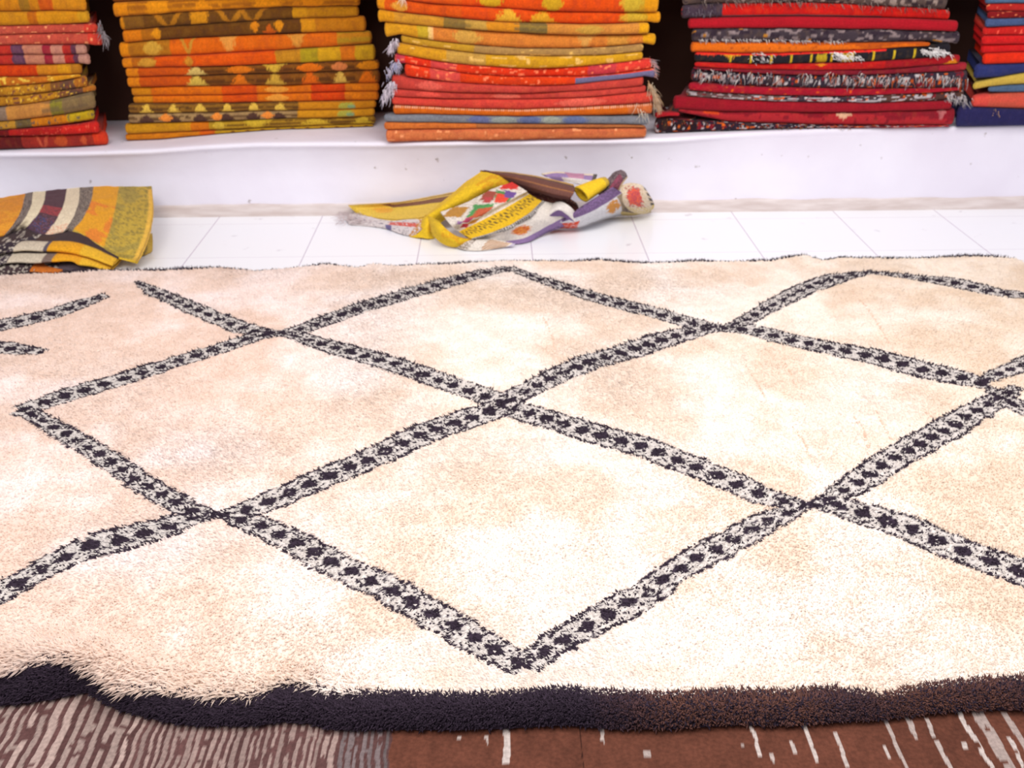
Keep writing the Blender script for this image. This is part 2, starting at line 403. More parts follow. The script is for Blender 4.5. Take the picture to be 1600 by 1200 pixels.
def build_rug():
    x0, x1 = -1.75, 1.95
    root = empty('shag_rug', (0.1, 2.0, 0.0))
    tag(root, 'large cream shaggy wool rug with dark checkered diamond lattice and black edge', 'rug')
    # ground weave under the pile, following the same relief
    nx, ny = 560, 330
    xs = np.linspace(x0, x1, nx)
    tt = np.concatenate([np.linspace(0, 0.03, 30)[:-1], np.linspace(0.03, 1, ny-29)])
    X = np.repeat(xs[None], ny, 0); yf, yb = yfront(X), yback(X); Y = yf+(yb-yf)*tt[:, None]
    Z = rug_z(X, Y)
    col, dk, ins = pattern(np.stack([X.ravel(), Y.ravel()], 1))
    s = (Y-yf).ravel(); brd = (Y < yborder(X)).ravel()
    col[brd] = DK*1.0
    col[((yb-Y).ravel() < 0.012)] = DK
    vt = np.stack([X.ravel(), Y.ravel(), Z.ravel()], 1)
    vb = np.stack([xs, yfront(xs), xs*0+0.0075], 1); 
    f = grid_faces(ny, nx)
    o = mesh('ground_weave', vt, f, col, M_PILE, root)
    def scatter(n, sel, yl, yh):
        x = RNG.uniform(x0, x1, n); a = RNG.random(n); y = yl(x)+(yh(x)-yl(x))*a
        return x, y
    def normals(x, y):
        e = 0.004; gx = (rug_z(x+e, y)-rug_z(x-e, y))/(2*e); gy = (rug_z(x, y+e)-rug_z(x, y-e))/(2*e)
        nn = np.stack([-gx, -np.clip(gy, -3, 3)*-1*-1, np.ones_like(x)], 1)
        return nn/np.linalg.norm(nn, axis=1, keepdims=True)
    # cream field with its pattern: one mesh of tufts
    N = 330000
    # more tufts where the rug is close
    x = RNG.uniform(x0, x1, N); a = RNG.random(N)**1.25
    ya = yborder(x)+0.002; y = ya+(yback(x)-0.006-ya)*a
    vis = np.abs(x-0.03) < 0.58*y+0.12
    x, y = x[vis], y[vis]
    z = rug_z(x, y); base = np.stack([x, y, z-0.002], 1); n_ = normals(x, y)
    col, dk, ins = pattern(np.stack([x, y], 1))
    m = len(x)
    sdist = y-yborder(x)
    comb = 0.55+0.35*vnoise(x*7, y*7, 3)
    ang = -2.1 + (fbm(x*3, y*3, 91, 2)-0.5)*2.6
    lean = np.stack([np.cos(ang), np.sin(ang), np.zeros(m)], 1)*comb[:, None]
    L = 0.0095*(0.7+0.6*RNG.random(m))
    wid = 0.0026+0.0012*RNG.random(m)
    # long combed locks on the raised left part of the front edge
    lock = np.clip(1-sdist/0.085, 0, 1)*np.clip((-0.18-x)/0.1, 0, 1)
    edge = np.clip(1-sdist/0.02, 0, 1)
    L = L*(1+1.7*lock+0.5*edge)
    lean = lean*(1-np.maximum(lock, edge)[:, None]) + np.array([-0.50, -1.0, 0])*np.maximum(lock, edge)[:, None]*0.9
    d = n_*0.55+lean*0.8+RNG.normal(0, 0.22, (m, 3)); d[:, 2] = np.maximum(d[:, 2], 0.12); d /= np.linalg.norm(d, axis=1, keepdims=True)
    far = np.clip((y-1.5)/1.0, 0, 1); L[dk] *= (1.0+0.5*RNG.random(dk.sum())*far[dk]); L[ins & ~dk] *= 0.9
    v, f, c = tuft_arrays(base, base+d*L[:, None], wid, col)
    mesh('pile', v, f, c, M_PILE, root)
    # dark border strip at the front
    N = 60000
    x = RNG.uniform(x0, x1, N); a = RNG.random(N); y = yfront(x)+(yborder(x)+0.004-yfront(x))*a
    vis = np.abs(x-0.03) < 0.58*y+0.12; x, y = x[vis], y[vis]; m = len(x)
    z = rug_z(x, y); base = np.stack([x, y, z-0.002], 1); s = y-yfront(x)
    n_ = np.stack([x*0, -np.clip(1-s/0.03, 0, 1)*1.4, np.ones(m)*0.9], 1)
    d = n_+RNG.normal(0, 0.45, (m, 3)) + np.array([-0.35, -0.25, 0]); d[:, 2] = np.maximum(d[:, 2], -0.15); d /= np.linalg.norm(d, axis=1, keepdims=True)
    L = 0.0115*(0.7+0.6*RNG.random(m))
    brown = np.clip((x-0.14)/0.12, 0, 1)*np.clip(1-np.abs(fbm(x*7, y*7, 61)-0.5)*2.0, 0.25, 1)*(RNG.random(m) < 0.65)
    cc = DK*(1-brown[:, None]) + s2l((98, 66, 58))*brown[:, None]
    cc = cc*(0.7+0.7*RNG.random(m))[:, None]
    base[:, 2] = np.maximum(base[:, 2], 0.010)
    tip = base+d*L[:, None]; tip[:, 2] = np.maximum(tip[:, 2], 0.007)
    v, f, c = tuft_arrays(base, tip, 0.0030, cc)
    b = mesh('border', v, f, c, M_PILE, root); b['label'] = 'thick black brown pile border along the near edge'
    # thin dark selvedge at the far side
    N = 9000
    x = RNG.uniform(x0, x1, N); dens = vnoise(x*9, x*0, 15); keep = RNG.random(N) < 0.25+1.0*dens**1.5; dens = dens[keep]; x = x[keep]; m = len(x)
    y = yback(x)-RNG.random(m)*0.012; z = rug_z(x, y); base = np.stack([x, y, z-0.001], 1)
    d = RNG.normal(0, 0.5, (m, 3))+np.array([0, 0.5, 0.8]); d[:, 2] = np.abs(d[:, 2]); d /= np.linalg.norm(d, axis=1, keepdims=True)
    v, f, c = tuft_arrays(base, base+d*((0.006+0.010*dens)*(0.6+0.7*RNG.random(m)))[:, None], 0.0024, DK*(0.8+0.8*RNG.random(m))[:, None])
    mesh('selvedge', v, f, c, M_PILE, root)
    rebase(root, (0.1, 2.0, 0.0))
build_rug()

# ------------------------------------------------------------------ brown flat woven rug in front
def brown_rug():
    nx, ny = 1500, 90
    x0, x1, y0 = -1.15, 1.25, 0.72
    xs = np.linspace(x0, x1, nx); t = np.linspace(0, 1, ny)
    X = np.repeat(xs[None], ny, 0); yb = yfront(xs)+0.10; Y = y0+(yb-y0)*t[:, None]
    # columns of the weave are counted from the sight line column on the row y=1150
    k = ground(800, 1150, 0.005)[1]
    def xp(px): return ground(px, 1150, 0.005)[0]
    ux = X + (fbm(X*14, Y*22, 4, 2)-0.5)*0.010
    BR = s2l((88, 60, 58)); TAN = s2l((166, 144, 136)); RB = s2l((92, 53, 40)); GR = s2l((122, 108, 108))
    col = np.empty(X.shape+(3,)); col[:] = RB
    rr = np.random.default_rng(3)
    x = x0; hgt = np.zeros(X.shape)
    while x < xp(612):
        f = (x-xp(0))/(xp(612)-xp(0))
        wide = 1.0 if f > 0.35 else 1.5
        wa = rr.uniform(0.004, 0.009)*wide; wb = rr.uniform(0.003, 0.007)*wide
        if f < 0.85: c1 = TAN*rr.uniform(0.65, 1.0); c2 = BR*rr.uniform(0.7, 1.1)
        else: c1 = GR*rr.uniform(0.5, 0.9); c2 = BR*rr.uniform(0.7, 0.9)
        if 0.35 < f < 0.85: c1 = c1*0.72+BR*0.28
        g = vnoise(X*60, Y*55, int(rr.integers(1000)))
        m1 = (ux >= x) & (ux < x+wa); m2 = (ux >= x+wa) & (ux < x+wa+wb)
        col[m1] = c1; col[m1 & (g < 0.22)] = c2*1.1; col[m2] = c2; col[m2 & (g > 0.9)] = c1; hgt[m1] = 0.0018
        x += wa+wb
    mm = ux >= xp(612)
    n = fbm(X*60, Y*30, 8, 3); n2 = fbm(X*9, Y*9, 18, 2)
    col[mm] = (RB*(0.72+0.5*n[..., None])*(0.8+0.4*n2[..., None]))[mm]
    streaks = [(790, 1140, 1200, 9, 1), (940, 1135, 1162, 5, .8), (905, 1120, 1260, 2, -1), (757, 1150, 1162, 5, .8), (1178, 1135, 1180, 5, 1), (1262, 1128, 1190, 5, 1), (1305, 1145, 1200, 5, .9), (1232, 1160, 1178, 5, .9), (1196, 1178, 1190, 5, .8),
               (1358, 1165, 1172, 6, .9), (1375, 1165, 1185, 5, .9), (1395, 1120, 1230, 5, .7), (1430, 1118, 1155, 8, .7), (1460, 1120, 1230, 6, .8), (1498, 1160, 1170, 7, 1), (1520, 1100, 1240, 7, 1), (1548, 1100, 1240, 16, .6), (1572, 1150, 1240, 6, 1),
               (715, 1150, 1156, 5, .8), (1010, 1175, 1182, 9, .7), (1155, 1160, 1168, 5, .6), (1590, 1110, 1180, 9, .6), (1440, 1090, 1120, 8, .4)]
    for px, ya, yb_, w, a in streaks:
        cx = xp(px); hw = w*0.00105/2*1.1
        ylo, yhi = ground(px, yb_, 0.005)[1], ground(px, ya, 0.005)[1]
        mk = (np.abs(ux-cx) < hw) & (Y > ylo) & (Y < yhi) & (vnoise(X*90, Y*110, 9) > 0.22)
        if a < 0: col[mk] = RB*0.25
        else: col[mk] = col[mk]*(1-a)+s2l((178, 166, 160))*a; 
        hgt[mk] = 0.0012
    Z = 0.0045+hgt*0.6+(fbm(X*6, Y*6, 2)-0.5)*0.001
    v = np.stack([X.ravel(), Y.ravel(), Z.ravel()], 1)
    # rim down to the floor
    vb = np.stack([X.ravel(), Y.ravel(), Z.ravel()*0+0.0004], 1)
    n1 = len(v); b = np.concatenate([np.arange(nx), np.arange(nx-1, nx*ny, nx), np.arange(nx*ny-1, nx*ny-nx-1, -1), np.arange(nx*(ny-1), -1, -nx)])
    vr = v[b].copy(); vr[:, 2] = 0.0004
    m = len(b); i = np.arange(m); j = (i+1) % m
    fr = np.stack([b[i], n1+i, n1+j, b[j]], 1)
    o = mesh('flat_woven_rug', np.concatenate([v, vr]), np.concatenate([grid_faces(ny, nx), fr]), np.concatenate([col.reshape(-1, 3), col.reshape(-1, 3)[b]]), M_FLAT)
    tag(o, 'flat brown rug with tan stripes lying under the near edge of the shaggy rug', 'rug')
brown_rug()

# ------------------------------------------------------------------ stacks of folded kilims
def C(r, g, b): return s2l((r, g, b))
GOLD, YEL, OLIVE, DKO = C(228, 150, 20), C(225, 178, 40), C(150, 100, 25), C(112, 68, 18)
ORG, ORR, RDO, PCH = C(235, 112, 15), C(232, 78, 10), C(232, 62, 18), C(228, 140, 70)
SAL, SRED, TANY = C(222, 92, 72), C(222, 62, 48), C(186, 150, 90)
CRIM, RED, DCR = C(172, 22, 38), C(212, 24, 22), C(130, 22, 38)
NAVY, BLU, GRB, BLK = C(40, 42, 90), C(72, 110, 150), C(128, 135, 150), C(42, 32, 44)
WHT, BRN, PUR = C(222, 214, 208), C(82, 48, 28), C(112, 70, 96)

def paint(u, v, seed, spec):
    """u along the fold (0..1), v around the fold (-1 bottom .. 1 top)"""
    segs = spec['segs']; jit = (vnoise(v*2+7, u*40, seed)-0.5)*0.006
    col = np.empty(u.shape+(3,)); col[:] = segs[-1][1]
    prev = 0
    for ue, c in segs:
        m = (u+jit >= prev) & (u+jit < ue); col[m] = c; prev = ue
    n = fbm(u*spec.get('nf', 30), v*1.5+3, seed, 3)
    n2 = vnoise(u*260, v*6, seed+5)
    wv = vnoise(u*900, v*1.2, seed+8); ln = 0.5+0.5*np.sin(v*16+fbm(u*8, v*0, seed+6)*5)
    col = col*(0.50+0.22*n+0.08*n2+0.07*wv+0.06*ln)[..., None]
    bl = fbm(u*60, v*2.2+1, seed+40, 2); m = np.clip((bl-0.56)/0.12, 0, 1)[..., None]*spec.get('mix', 0.35)      # small woven figures
    col = col*(1-m)+(col*np.array([0.62, 0.50, 0.6])+0.01)*m
    m = np.clip((0.40-bl)/0.10, 0, 1)[..., None]*spec.get('mix', 0.35)*0.6
    col = col*(1-m)+(col*0.85+np.array([0.10, 0.055, 0.01]))*m
    for (u0, u1, c, fr, th, a) in spec.get('lines', []):
        w = np.sin(v*fr+u*1.5+fbm(u*12, v*0, seed+9)*2.2) > th
        m = w & (u > u0) & (u < u1) & (vnoise(u*70, v*3, seed+4) > 0.18)
        col[m] = col[m]*(1-a)+c*a
    for mt in spec.get('motifs', []):
        uc, hw, c, sh, vc, vh = mt[:6]
        U = (u-uc)/hw; V = (v-vc)/vh
        if sh == 'dia': d = np.abs(U)+np.abs(V)
        elif sh == 'tri': d = np.maximum(np.abs(U)+(V+1)/2*1.0, np.abs(V))
        elif sh == 'tru': d = np.maximum(np.abs(U)+(1-V)/2*1.0, np.abs(V))
        elif sh == 'vee': d = 1+ (np.abs(np.abs(U)*0.9-(V+1)/2)-0.22)*3
        elif sh == 'box': d = np.maximum(np.abs(U), np.abs(V))
        else: d = np.sqrt(U*U+V*V)
        m = d+(vnoise(u*400, v*9, seed+21)-0.5)*0.5 < 1
        col[m] = col[m]*0.22+0.78*c*(0.70+0.3*n2[m])[:, None]
    for (u0, u1, n_, hwf, c, sh, vc, vh) in spec.get('rep', []):
        k = (u-u0)/(u1-u0)*n_; U = (k-np.floor(k)-0.5)/hwf; V = (v-vc)/vh
        if sh == 'dia': d = np.abs(U)+np.abs(V)
        elif sh == 'tri': d = np.maximum(np.abs(U)+(V+1)/2, np.abs(V))
        elif sh == 'tru': d = np.maximum(np.abs(U)+(1-V)/2, np.abs(V))
        else: d = np.maximum(np.abs(U), np.abs(V))
        m = (d+(vnoise(u*400, v*9, seed+31)-0.5)*0.45 < 1) & (u > u0) & (u < u1)
        col[m] = c*(0.85+0.3*n2[m])[:, None]
    for (c, dens, su, sv) in spec.get('specks', []):
        m = vnoise(u*su, v*sv+13, seed+int(su)) > dens
        col[m] = c*(0.8+0.4*n2[m])[:, None]
    if 'under' in spec:                       # a differently coloured underside
        c, vt, u0, u1 = spec['under']
        m = (v < vt) & (u > u0) & (u < u1); col[m] = c
    if 'edge' in spec:
        m = (v > 0.25) & (np.sin(u*700) > -0.2) & (v < 0.75); col[m] = spec['edge']
    return col

def qfit(xs, vals, x):
    return np.polyval(np.polyfit(xs, vals, 2), x)

def fold(name, st, L, spec, seed, parent, back=0.36, dyo=0.0):
    """one fold of cloth; L = (top/bottom rows at left, centre, right, left end, right end) in the stack's front plane"""
    (lt, lb, ct, cb, rt, rb, xl, xr) = L
    YF = st['Y']
    xm = (xl+xr)/2
    pl, pr = depth(xl, (lt+lb)/2, YF(xl)), depth(xr, (rt+rb)/2, YF(xr))
    X = [pl[0], (pl[0]+pr[0])/2, pr[0]]
    top = [depth(xl, lt, YF(xl))[2], depth(xm, ct, YF(xm))[2], depth(xr, rt, YF(xr))[2]]
    bot = [depth(xl, lb, YF(xl))[2], depth(xm, cb, YF(xm))[2], depth(xr, rb, YF(xr))[2]]
    nx = max(40, int((X[2]-X[0])/0.0026))
    u = np.linspace(0, 1, nx); e = 0.012/(X[2]-X[0])
    u = np.sort(np.concatenate([u, np.linspace(0, e, 6)[1:-1], 1-np.linspace(0, e, 6)[1:-1]])); nx = len(u)
    x = X[0]+(X[2]-X[0])*u
    zt, zb = qfit(X, top, x), qfit(X, bot, x)
    w = 0.0016*(fbm(x*9, x*0, seed, 2)-0.5)*2
    zt = zt+w; zb = zb+0.0016*(fbm(x*9, x*0+4, seed+1, 2)-0.5)*2
    zb = np.maximum(zb, np.interp(x, GX, st['ceil'])+0.0006)      # rests on what lies below
    zt = np.maximum(zt, zb+0.006)
    a = (zt-zb)/2; zc = (zt+zb)/2
    inx = (GX > X[0]-0.004) & (GX < X[2]+0.004); st['ceil'] = np.where(inx, np.maximum(st['ceil'], np.interp(GX, x, zt)), st['ceil'])
    c = st['ceil']; k = 0.20*(GX[1]-GX[0]); i = np.arange(len(c))        # cloth bridges steps with a gentle slope
    c = np.maximum.accumulate(c+k*i)-k*i; st['ceil'] = (np.maximum.accumulate(c[::-1]+k*i)-k*i)[::-1]
    yf = np.interp(x, [X[0], X[2]], [YF(xl), YF(xr)])+0.010*(fbm(x*5, x*0+9, seed+2, 2)-0.5)*2+dyo+np.random.default_rng(seed).uniform(-0.006, 0.006)
    d = np.minimum(u, 1-u)*(X[2]-X[0]); es = np.sqrt(np.clip(1-(1-np.clip(d/0.010, 0, 1))**2, 0, 1)); es = 0.25+0.75*es
    th = np.linspace(-math.pi/2, math.pi/2, 13)
    sx = np.sign(np.sin(th))*np.abs(np.sin(th))**0.72; cx = np.abs(np.cos(th))**0.72
    rows = []; vv = []
    bul = np.minimum(a*1.15, 0.022)
    xc = X[1]; tp = 0.07+0.05*(abs(X[1]) > 1.1); xb = X[0]+tp+(X[2]-X[0]-2*tp)*u; xh = X[0]+0.035+(X[2]-X[0]-0.07)*u
    I_ = lambda q, w_: np.interp(q, x, w_)
    rows.append(np.stack([xb, yf+back, I_(xb, zc-a*0.93)], 1)); vv.append(-1.0)
    rows.append(np.stack([xh, yf+0.06, I_(xh, zc-a*0.95)], 1)); vv.append(-1.0)
    for k in range(13):
        rows.append(np.stack([x, yf+bul*(1-cx[k]*es), zc+a*es*sx[k]], 1)); vv.append(th[k]/(math.pi/2))
    rows.append(np.stack([xh, yf+0.06, I_(xh, zc+a*0.95)], 1)); vv.append(1.0)
    rows.append(np.stack([xb, yf+back, I_(xb, zc+a*0.93)], 1)); vv.append(1.0)
    nr = len(rows); v = np.concatenate(rows)
    U = np.repeat(u[None], nr, 0); V = np.repeat(np.array(vv)[:, None], nx, 1)
    col = paint(U, V, seed, spec)
    f = [grid_faces(nr, nx, flip=False)]
    # side and back closures
    for c0, fl in ((0, 0), (nx-1, 1)):
        for k in range(nr//2):
            p, q = k, nr-1-k
            if q-p <= 1: break
            qd = [p*nx+c0, (p+1)*nx+c0, (q-1)*nx+c0, q*nx+c0]
            f.append(np.array([qd if fl else qd[::-1]]))
    j = np.arange(nx-1); f.append(np.stack([j+1, j, (nr-1)*nx+j, (nr-1)*nx+j+1], 1))
    f = [q for q in f if len(set(q[0])) == 4]
    return mesh(name, v, np.concatenate(f), col.reshape(-1, 3), M_KILIM, parent)

GX = np.linspace(-3, 3, 3001)
def stack_front(xl, yl, xr, yr):
    """front plane of a stack from where its bottom corners stand on the bench top"""
    P = []
    for (px, py) in ((xl, yl), (xr, yr)):
        z = 0.27
        for _ in range(12): z = ztop(ground(px, py, z)[0])+0.001
        P.append(max(ground(px, py, z)[1], YW-0.03))
    return {'Y': lambda x: np.interp(x, [xl, xr], P) + 0*x, 'ceil': ztop(GX)+0.003}

def px_tufts(name, st, pts, n, length, r, cols, parent, spread=6, down=0.8, out=0.02, side=0.0):
    """short fringe of yarn hanging from the front of a fold; pts = polyline in the front plane"""
    t = RNG.random(n)*(len(pts)-1); k = np.minimum(t.astype(int), len(pts)-2); fr = t-k
    P = np.array(pts, float); q = P[k]+(P[k+1]-P[k])*fr[:, None]+RNG.normal(0, spread*0.35, (n, 2))
    base = np.array([depth(a, b, float(st['Y'](a))-0.002) for a, b in q])
    d = np.stack([RNG.normal(side, 0.35, n), -np.abs(RNG.normal(out*20, 0.25, n)), -down+RNG.normal(0, 0.25, n)], 1)
    cc = np.array(cols)[RNG.integers(0, len(cols), n)]*(0.75+0.4*RNG.random(n))[:, None]
    return strands(name, base, d, length*(0.6+0.8*RNG.random(n)), r, cc, parent, droop=0.6)

def kilim(st, layers, spec, label, group, fringes=(), seed=None, flip=True):
    """a folded kilim: one mesh when it shows a single fold, otherwise its folds (and fringes) under an empty"""
    kilim.n += 1; seed = kilim.n*17
    if len(layers) == 1 and not fringes:
        o = fold('folded_kilim', st, layers[0], spec, seed, None)
        return tag(o, label, 'rug', group)
    L = layers[-1]; b = depth((L[6]+L[7])/2, L[3], float(st['Y']((L[6]+L[7])/2))); b = (b[0], b[1]+0.25, b[2])
    root = tag(empty('folded_kilim', b), label, 'rug', group)
    for k in sorted(range(len(layers)), key=lambda i: -layers[i][3]):     # lowest fold first
        l = layers[k]; sp = dict(spec); sp.update(spec.get('alt%d' % k, {}))
        fold('fold', st, l, sp, seed if 'same' in spec else seed+k, root)
    for fr in fringes: px_tufts('fringe', st, parent=root, **fr)
    rebase(root, b)
    return root
kilim.n = 0
G = ['folded kilims in the leftmost stack', 'folded kilims in the second stack from the left', 'folded kilims in the middle stack', 'folded kilims in the dark red stack', 'folded kilims in the rightmost stack']
def K(segs, **k): d = {'segs': segs}; d.update(k); return d

# ---- leftmost stack
S = stack_front(-100, 243, 163, 229)
XL = -130
kilim(S, [(213,244,213,242,208,229,XL,165)], K([(.55, C(110,30,30)), (.93, C(170,50,38)), (1, C(232,64,34))], motifs=[(.66,.03,C(200,90,60),'vee',0,.8),(.76,.035,C(196,84,40),'dia',0,.9),(.88,.02,C(205,90,50),'dia',0,.5)], nf=14),
      'dark red folded kilim with a bright red end, bottom of the leftmost stack', G[0])
kilim(S, [(205,214,204,215,190,209,XL,154)], K([(.5, C(120,20,24)), (.8, C(190,32,28)), (1, C(222,40,32))], nf=18, specks=[(C(220,90,70), .9, 180, 6)]),
      'red folded kilim, second from the bottom of the leftmost stack', G[0])
kilim(S, [(192,206,190,204,172,188,XL,144)], K([(.42, C(150,120,30)), (.55,C(205,150,50)), (.64, C(120,100,60)), (.85, C(228,138,24)), (1, C(214,178,30))], nf=22, specks=[(C(90,80,70), .8, 120, 4)]),
      'yellow orange folded kilim with grey bars, lying on the red ones of the leftmost stack', G[0])
kilim(S, [(170,192,168,190,143,170,XL,146)], K([(.5, C(150,125,105)), (.75, C(218,150,70)), (.82, C(150,140,50)), (1, C(146,120,78))], nf=16, lines=[(.7,1,C(96,78,60),9,.4,.6)]),
      'drab olive and peach folded kilim curving up at its right end in the leftmost stack', G[0])
kilim(S, [(137,152,137,152,118,135,XL,134),(152,169,152,167,134,150,XL,148)], K([(.5,C(196,132,30)),(.78,C(206,142,34)),(.84,C(150,100,50)),(.93,C(112,78,62)),(1,C(196,120,36))], specks=[(C(120,70,50), .72, 60, 4),(C(225,180,60),.82,110,5)]),
      'ochre speckled folded kilim turning dull brown towards its right end in the leftmost stack', G[0])
kilim(S, [(122,138,122,136,116,132,XL,128)], K([(.5,C(214,160,40)),(.8,C(214,120,30)),(1,C(232,156,26))], specks=[(C(226,186,70), .75, 40, 3)]),
      'yellow folded kilim with an orange middle under the red orange one in the leftmost stack', G[0])
kilim(S, [(104,124,103,122,100,117,XL,126)], K([(.73, C(228,70,12)), (.86,C(222,140,30)), (.94,C(236,164,26)),(1,C(200,130,30))]),
      'red orange folded kilim with a yellow end in the leftmost stack', G[0])
kilim(S, [(72,90,72,88,71,86,XL,134),(88,104,87,102,85,104,XL,139)], K([(.45,C(140,60,70)),(.55,C(200,50,40)),(.62,C(110,66,92)),(.74,C(216,140,110)),(.79,C(170,40,60)),(.86,C(214,144,120)),(.91,C(190,44,40)),(.94,C(110,60,80)),(1,C(206,150,130))], same=1),
      'pink, red and purple banded folded kilim halfway up the leftmost stack', G[0])
kilim(S, [(42,60,41,56,38,52,XL,149),(58,76,55,73,52,72,XL,156)], K([(.6,C(214,92,70)),(.93,C(212,86,66)),(1,C(226,70,52))], specks=[(C(232,150,100),.88,60,3)],same=1),
      'salmon red folded kilim jutting out to the right in the leftmost stack', G[0],
      fringes=[dict(pts=[(155,33),(160,50),(168,62)], n=46, length=.03, r=.0016, cols=[C(170,160,165),C(130,120,120)], spread=7)])
kilim(S, [(20,43,19,42,17,36,XL,136)], K([(.5,C(220,146,22)),(.65,C(224,150,24)),(.7,C(204,110,16)),(.94,C(226,150,20)),(1,C(222,160,30))], nf=20),
      'golden yellow folded kilim above the salmon red one in the leftmost stack', G[0])
kilim(S, [(-14,21,-14,19,-14,17,XL,132)], K([(.6,C(222,140,20)),(.66,C(170,120,30)),(.72,C(222,140,20)),(.8,C(222,96,20)),(1,C(226,146,24))]),
      'thick orange yellow folded kilim at the top edge of the leftmost stack', G[0])

# ---- second stack
S = stack_front(195, 222, 588, 198)
kilim(S, [(211,223,203,210,197,200,194,584)], K([(.3,C(222,130,18)),(.36,C(226,100,16)),(1,C(206,158,28))], rep=[(.4,1,10,.16,DKO,'dia',0,.8)]),
      'thin gold folded kilim with dark spots, bottom of the second stack', G[1])
kilim(S, [(194,212,188,204,182,198,194,586)], K([(.26,C(218,152,24)),(.33,C(222,120,20)),(.5,C(196,152,36)),(1,C(176,132,34))], lines=[(.36,1,C(84,54,20),13,.2,.85)], motifs=[(.37,.025,C(216,180,60),'dia',0,1),(.52,.07,C(214,178,50),'tru',0,.9),(.76,.08,C(212,174,50),'tri',.1,.9),(.95,.06,C(214,178,50),'tri',0,.9)]),
      'yellow and brown striped folded kilim with arrow motifs near the bottom of the second stack', G[1])
kilim(S, [(163,179,161,175,158,172,200,587),(178,195,174,189,170,184,200,585)], K([(.68,C(150,104,34)),(1,C(214,138,22))], same=1, lines=[(0,.68,C(74,46,22),9,.3,.8)], motifs=[(.88,.03,C(160,170,70),'box',0,.5),(.9,.015,C(120,160,120),'box',-.2,.3)],
      rep=[(.02,.66,6,.30,C(208,170,66),'tri',0,.9)], alt1={'segs':[(.68,C(176,142,92)),(1,C(220,150,26))],'rep':[(.02,.66,6,.3,C(76,50,40),'dia',-.3,.8),(.05,.66,3,.12,C(220,130,50),'dia',0,.7)]}),
      'brown and khaki folded kilim with yellow triangle motifs in the second stack', G[1])
kilim(S, [(137,154,134,148,130,144,203,592),(152,165,148,162,143,159,206,591)], K([(.08,C(222,140,20)),(.36,C(236,118,12)),(.5,C(230,84,10)),(.72,C(236,120,14)),(.86,C(228,72,10)),(1,C(232,128,18))], same=1, motifs=[(.58,.05,C(232,160,60),'dia',0,.8)]),
      'plain bright orange folded kilim with two folds below the motif row in the second stack', G[1])
kilim(S, [(107,123,102,117,94,111,196,592),(121,138,116,135,110,131,198,593)], K([(.05,C(240,140,18)),(.25,C(214,88,14)),(1,C(140,82,22))], same=1, lines=[(.26,.9,C(78,44,16),8,.4,.8)], motifs=[(.27,.045,C(226,196,110),'tri',.2,.9),(.44,.05,C(232,124,20),'dia',0,1),(.58,.05,C(222,182,60),'tru',.1,.8),(.72,.05,C(234,116,14),'dia',0,1),(.84,.035,C(222,128,70),'dia',0,.9),(.96,.05,C(228,140,18),'dia',0,1)],
      alt1={'motifs':[(.27,.05,C(224,190,80),'tri',.1,.9),(.44,.05,C(232,120,20),'tri',0,.9),(.58,.05,C(214,170,60),'tri',0,.9),(.72,.05,C(232,104,14),'tri',0,.9),(.84,.04,C(222,180,80),'tri',0,.9),(.95,.05,C(236,116,14),'tri',0,1)]}),
      'brown folded kilim with pale and orange triangle motifs, middle of the second stack', G[1])
kilim(S, [(68,94,56,83,50,69,184,580),(92,109,82,105,70,95,190,586)], K([(.04,C(240,146,18)),(.2,C(196,124,26)),(.62,C(236,108,14)),(.86,C(232,112,18)),(1,C(214,140,30))], lines=[(.04,.2,C(150,90,20),12,.4,.6),(.86,1,C(160,130,30),8,.3,.7)], motifs=[(.13,.04,C(210,164,60),'dia',0,.9),(.27,.025,C(196,148,50),'vee',.2,.7),(.43,.04,C(226,158,70),'tru',0,.9),(.70,.04,C(216,152,60),'tru',0,.7)],
      alt1={'segs':[(.04,C(238,142,18)),(.13,C(200,110,20)),(.6,C(238,92,10)),(.7,C(206,140,30)),(.77,C(186,160,28)),(.86,C(226,170,26)),(.92,C(232,124,24)),(1,C(222,170,30))],'lines':[],'motifs':[(.10,.04,C(204,150,50),'dia',0,.8),(.26,.02,C(196,140,40),'dia',0,.8)]}),
      'orange folded kilim with pale lozenges and yellow green right half in the second stack', G[1])
kilim(S, [(27,48,15,36,10,28,186,560),(48,68,34,55,26,50,190,571)], K([(.02,C(222,140,20)),(.1,C(140,92,28)),(.72,C(118,74,20)),(.78,C(226,156,22)),(1,C(204,136,20))], motifs=[(.2,.05,C(186,120,24),'vee',0,.9),(.33,.035,C(226,150,22),'box',0,.7),(.46,.05,C(190,124,26),'vee',0,.9),(.55,.05,C(186,120,24),'vee',0,.9)],
      alt1={'segs':[(.08,C(232,130,16)),(.15,C(190,112,20)),(.73,C(112,68,18)),(.79,C(226,150,22)),(1,C(210,130,20))],'motifs':[(.14,.02,C(232,150,20),'dia',0,.9),(.54,.02,C(232,140,20),'dia',.2,.7),(.64,.02,C(236,150,20),'dia',.2,.7),(.6,.03,C(214,96,18),'dia',-.4,.6)]}),
      'olive brown folded kilim with a golden right end high in the second stack', G[1])
kilim(S, [(5,29,-3,16,-5,9,176,562)], K([(.06,C(238,146,18)),(1,C(224,138,18))], lines=[(.06,1,C(140,80,18),11,.1,.75)], motifs=[(.18,.04,C(236,150,18),'box',0,1),(.36,.05,C(234,146,18),'tri',0,1),(.62,.05,C(234,146,18),'box',0,.8),(.8,.05,C(232,140,18),'dia',0,1)]),
      'gold folded kilim with fine brown stripes near the top of the second stack', G[1])
kilim(S, [(-24,6,-30,-3,-30,6,170,590)], K([(.2,C(150,86,20)),(.8,C(170,100,22)),(1,C(230,146,20))], nf=10),
      'brown and gold folded kilim at the very top edge of the second stack', G[1])

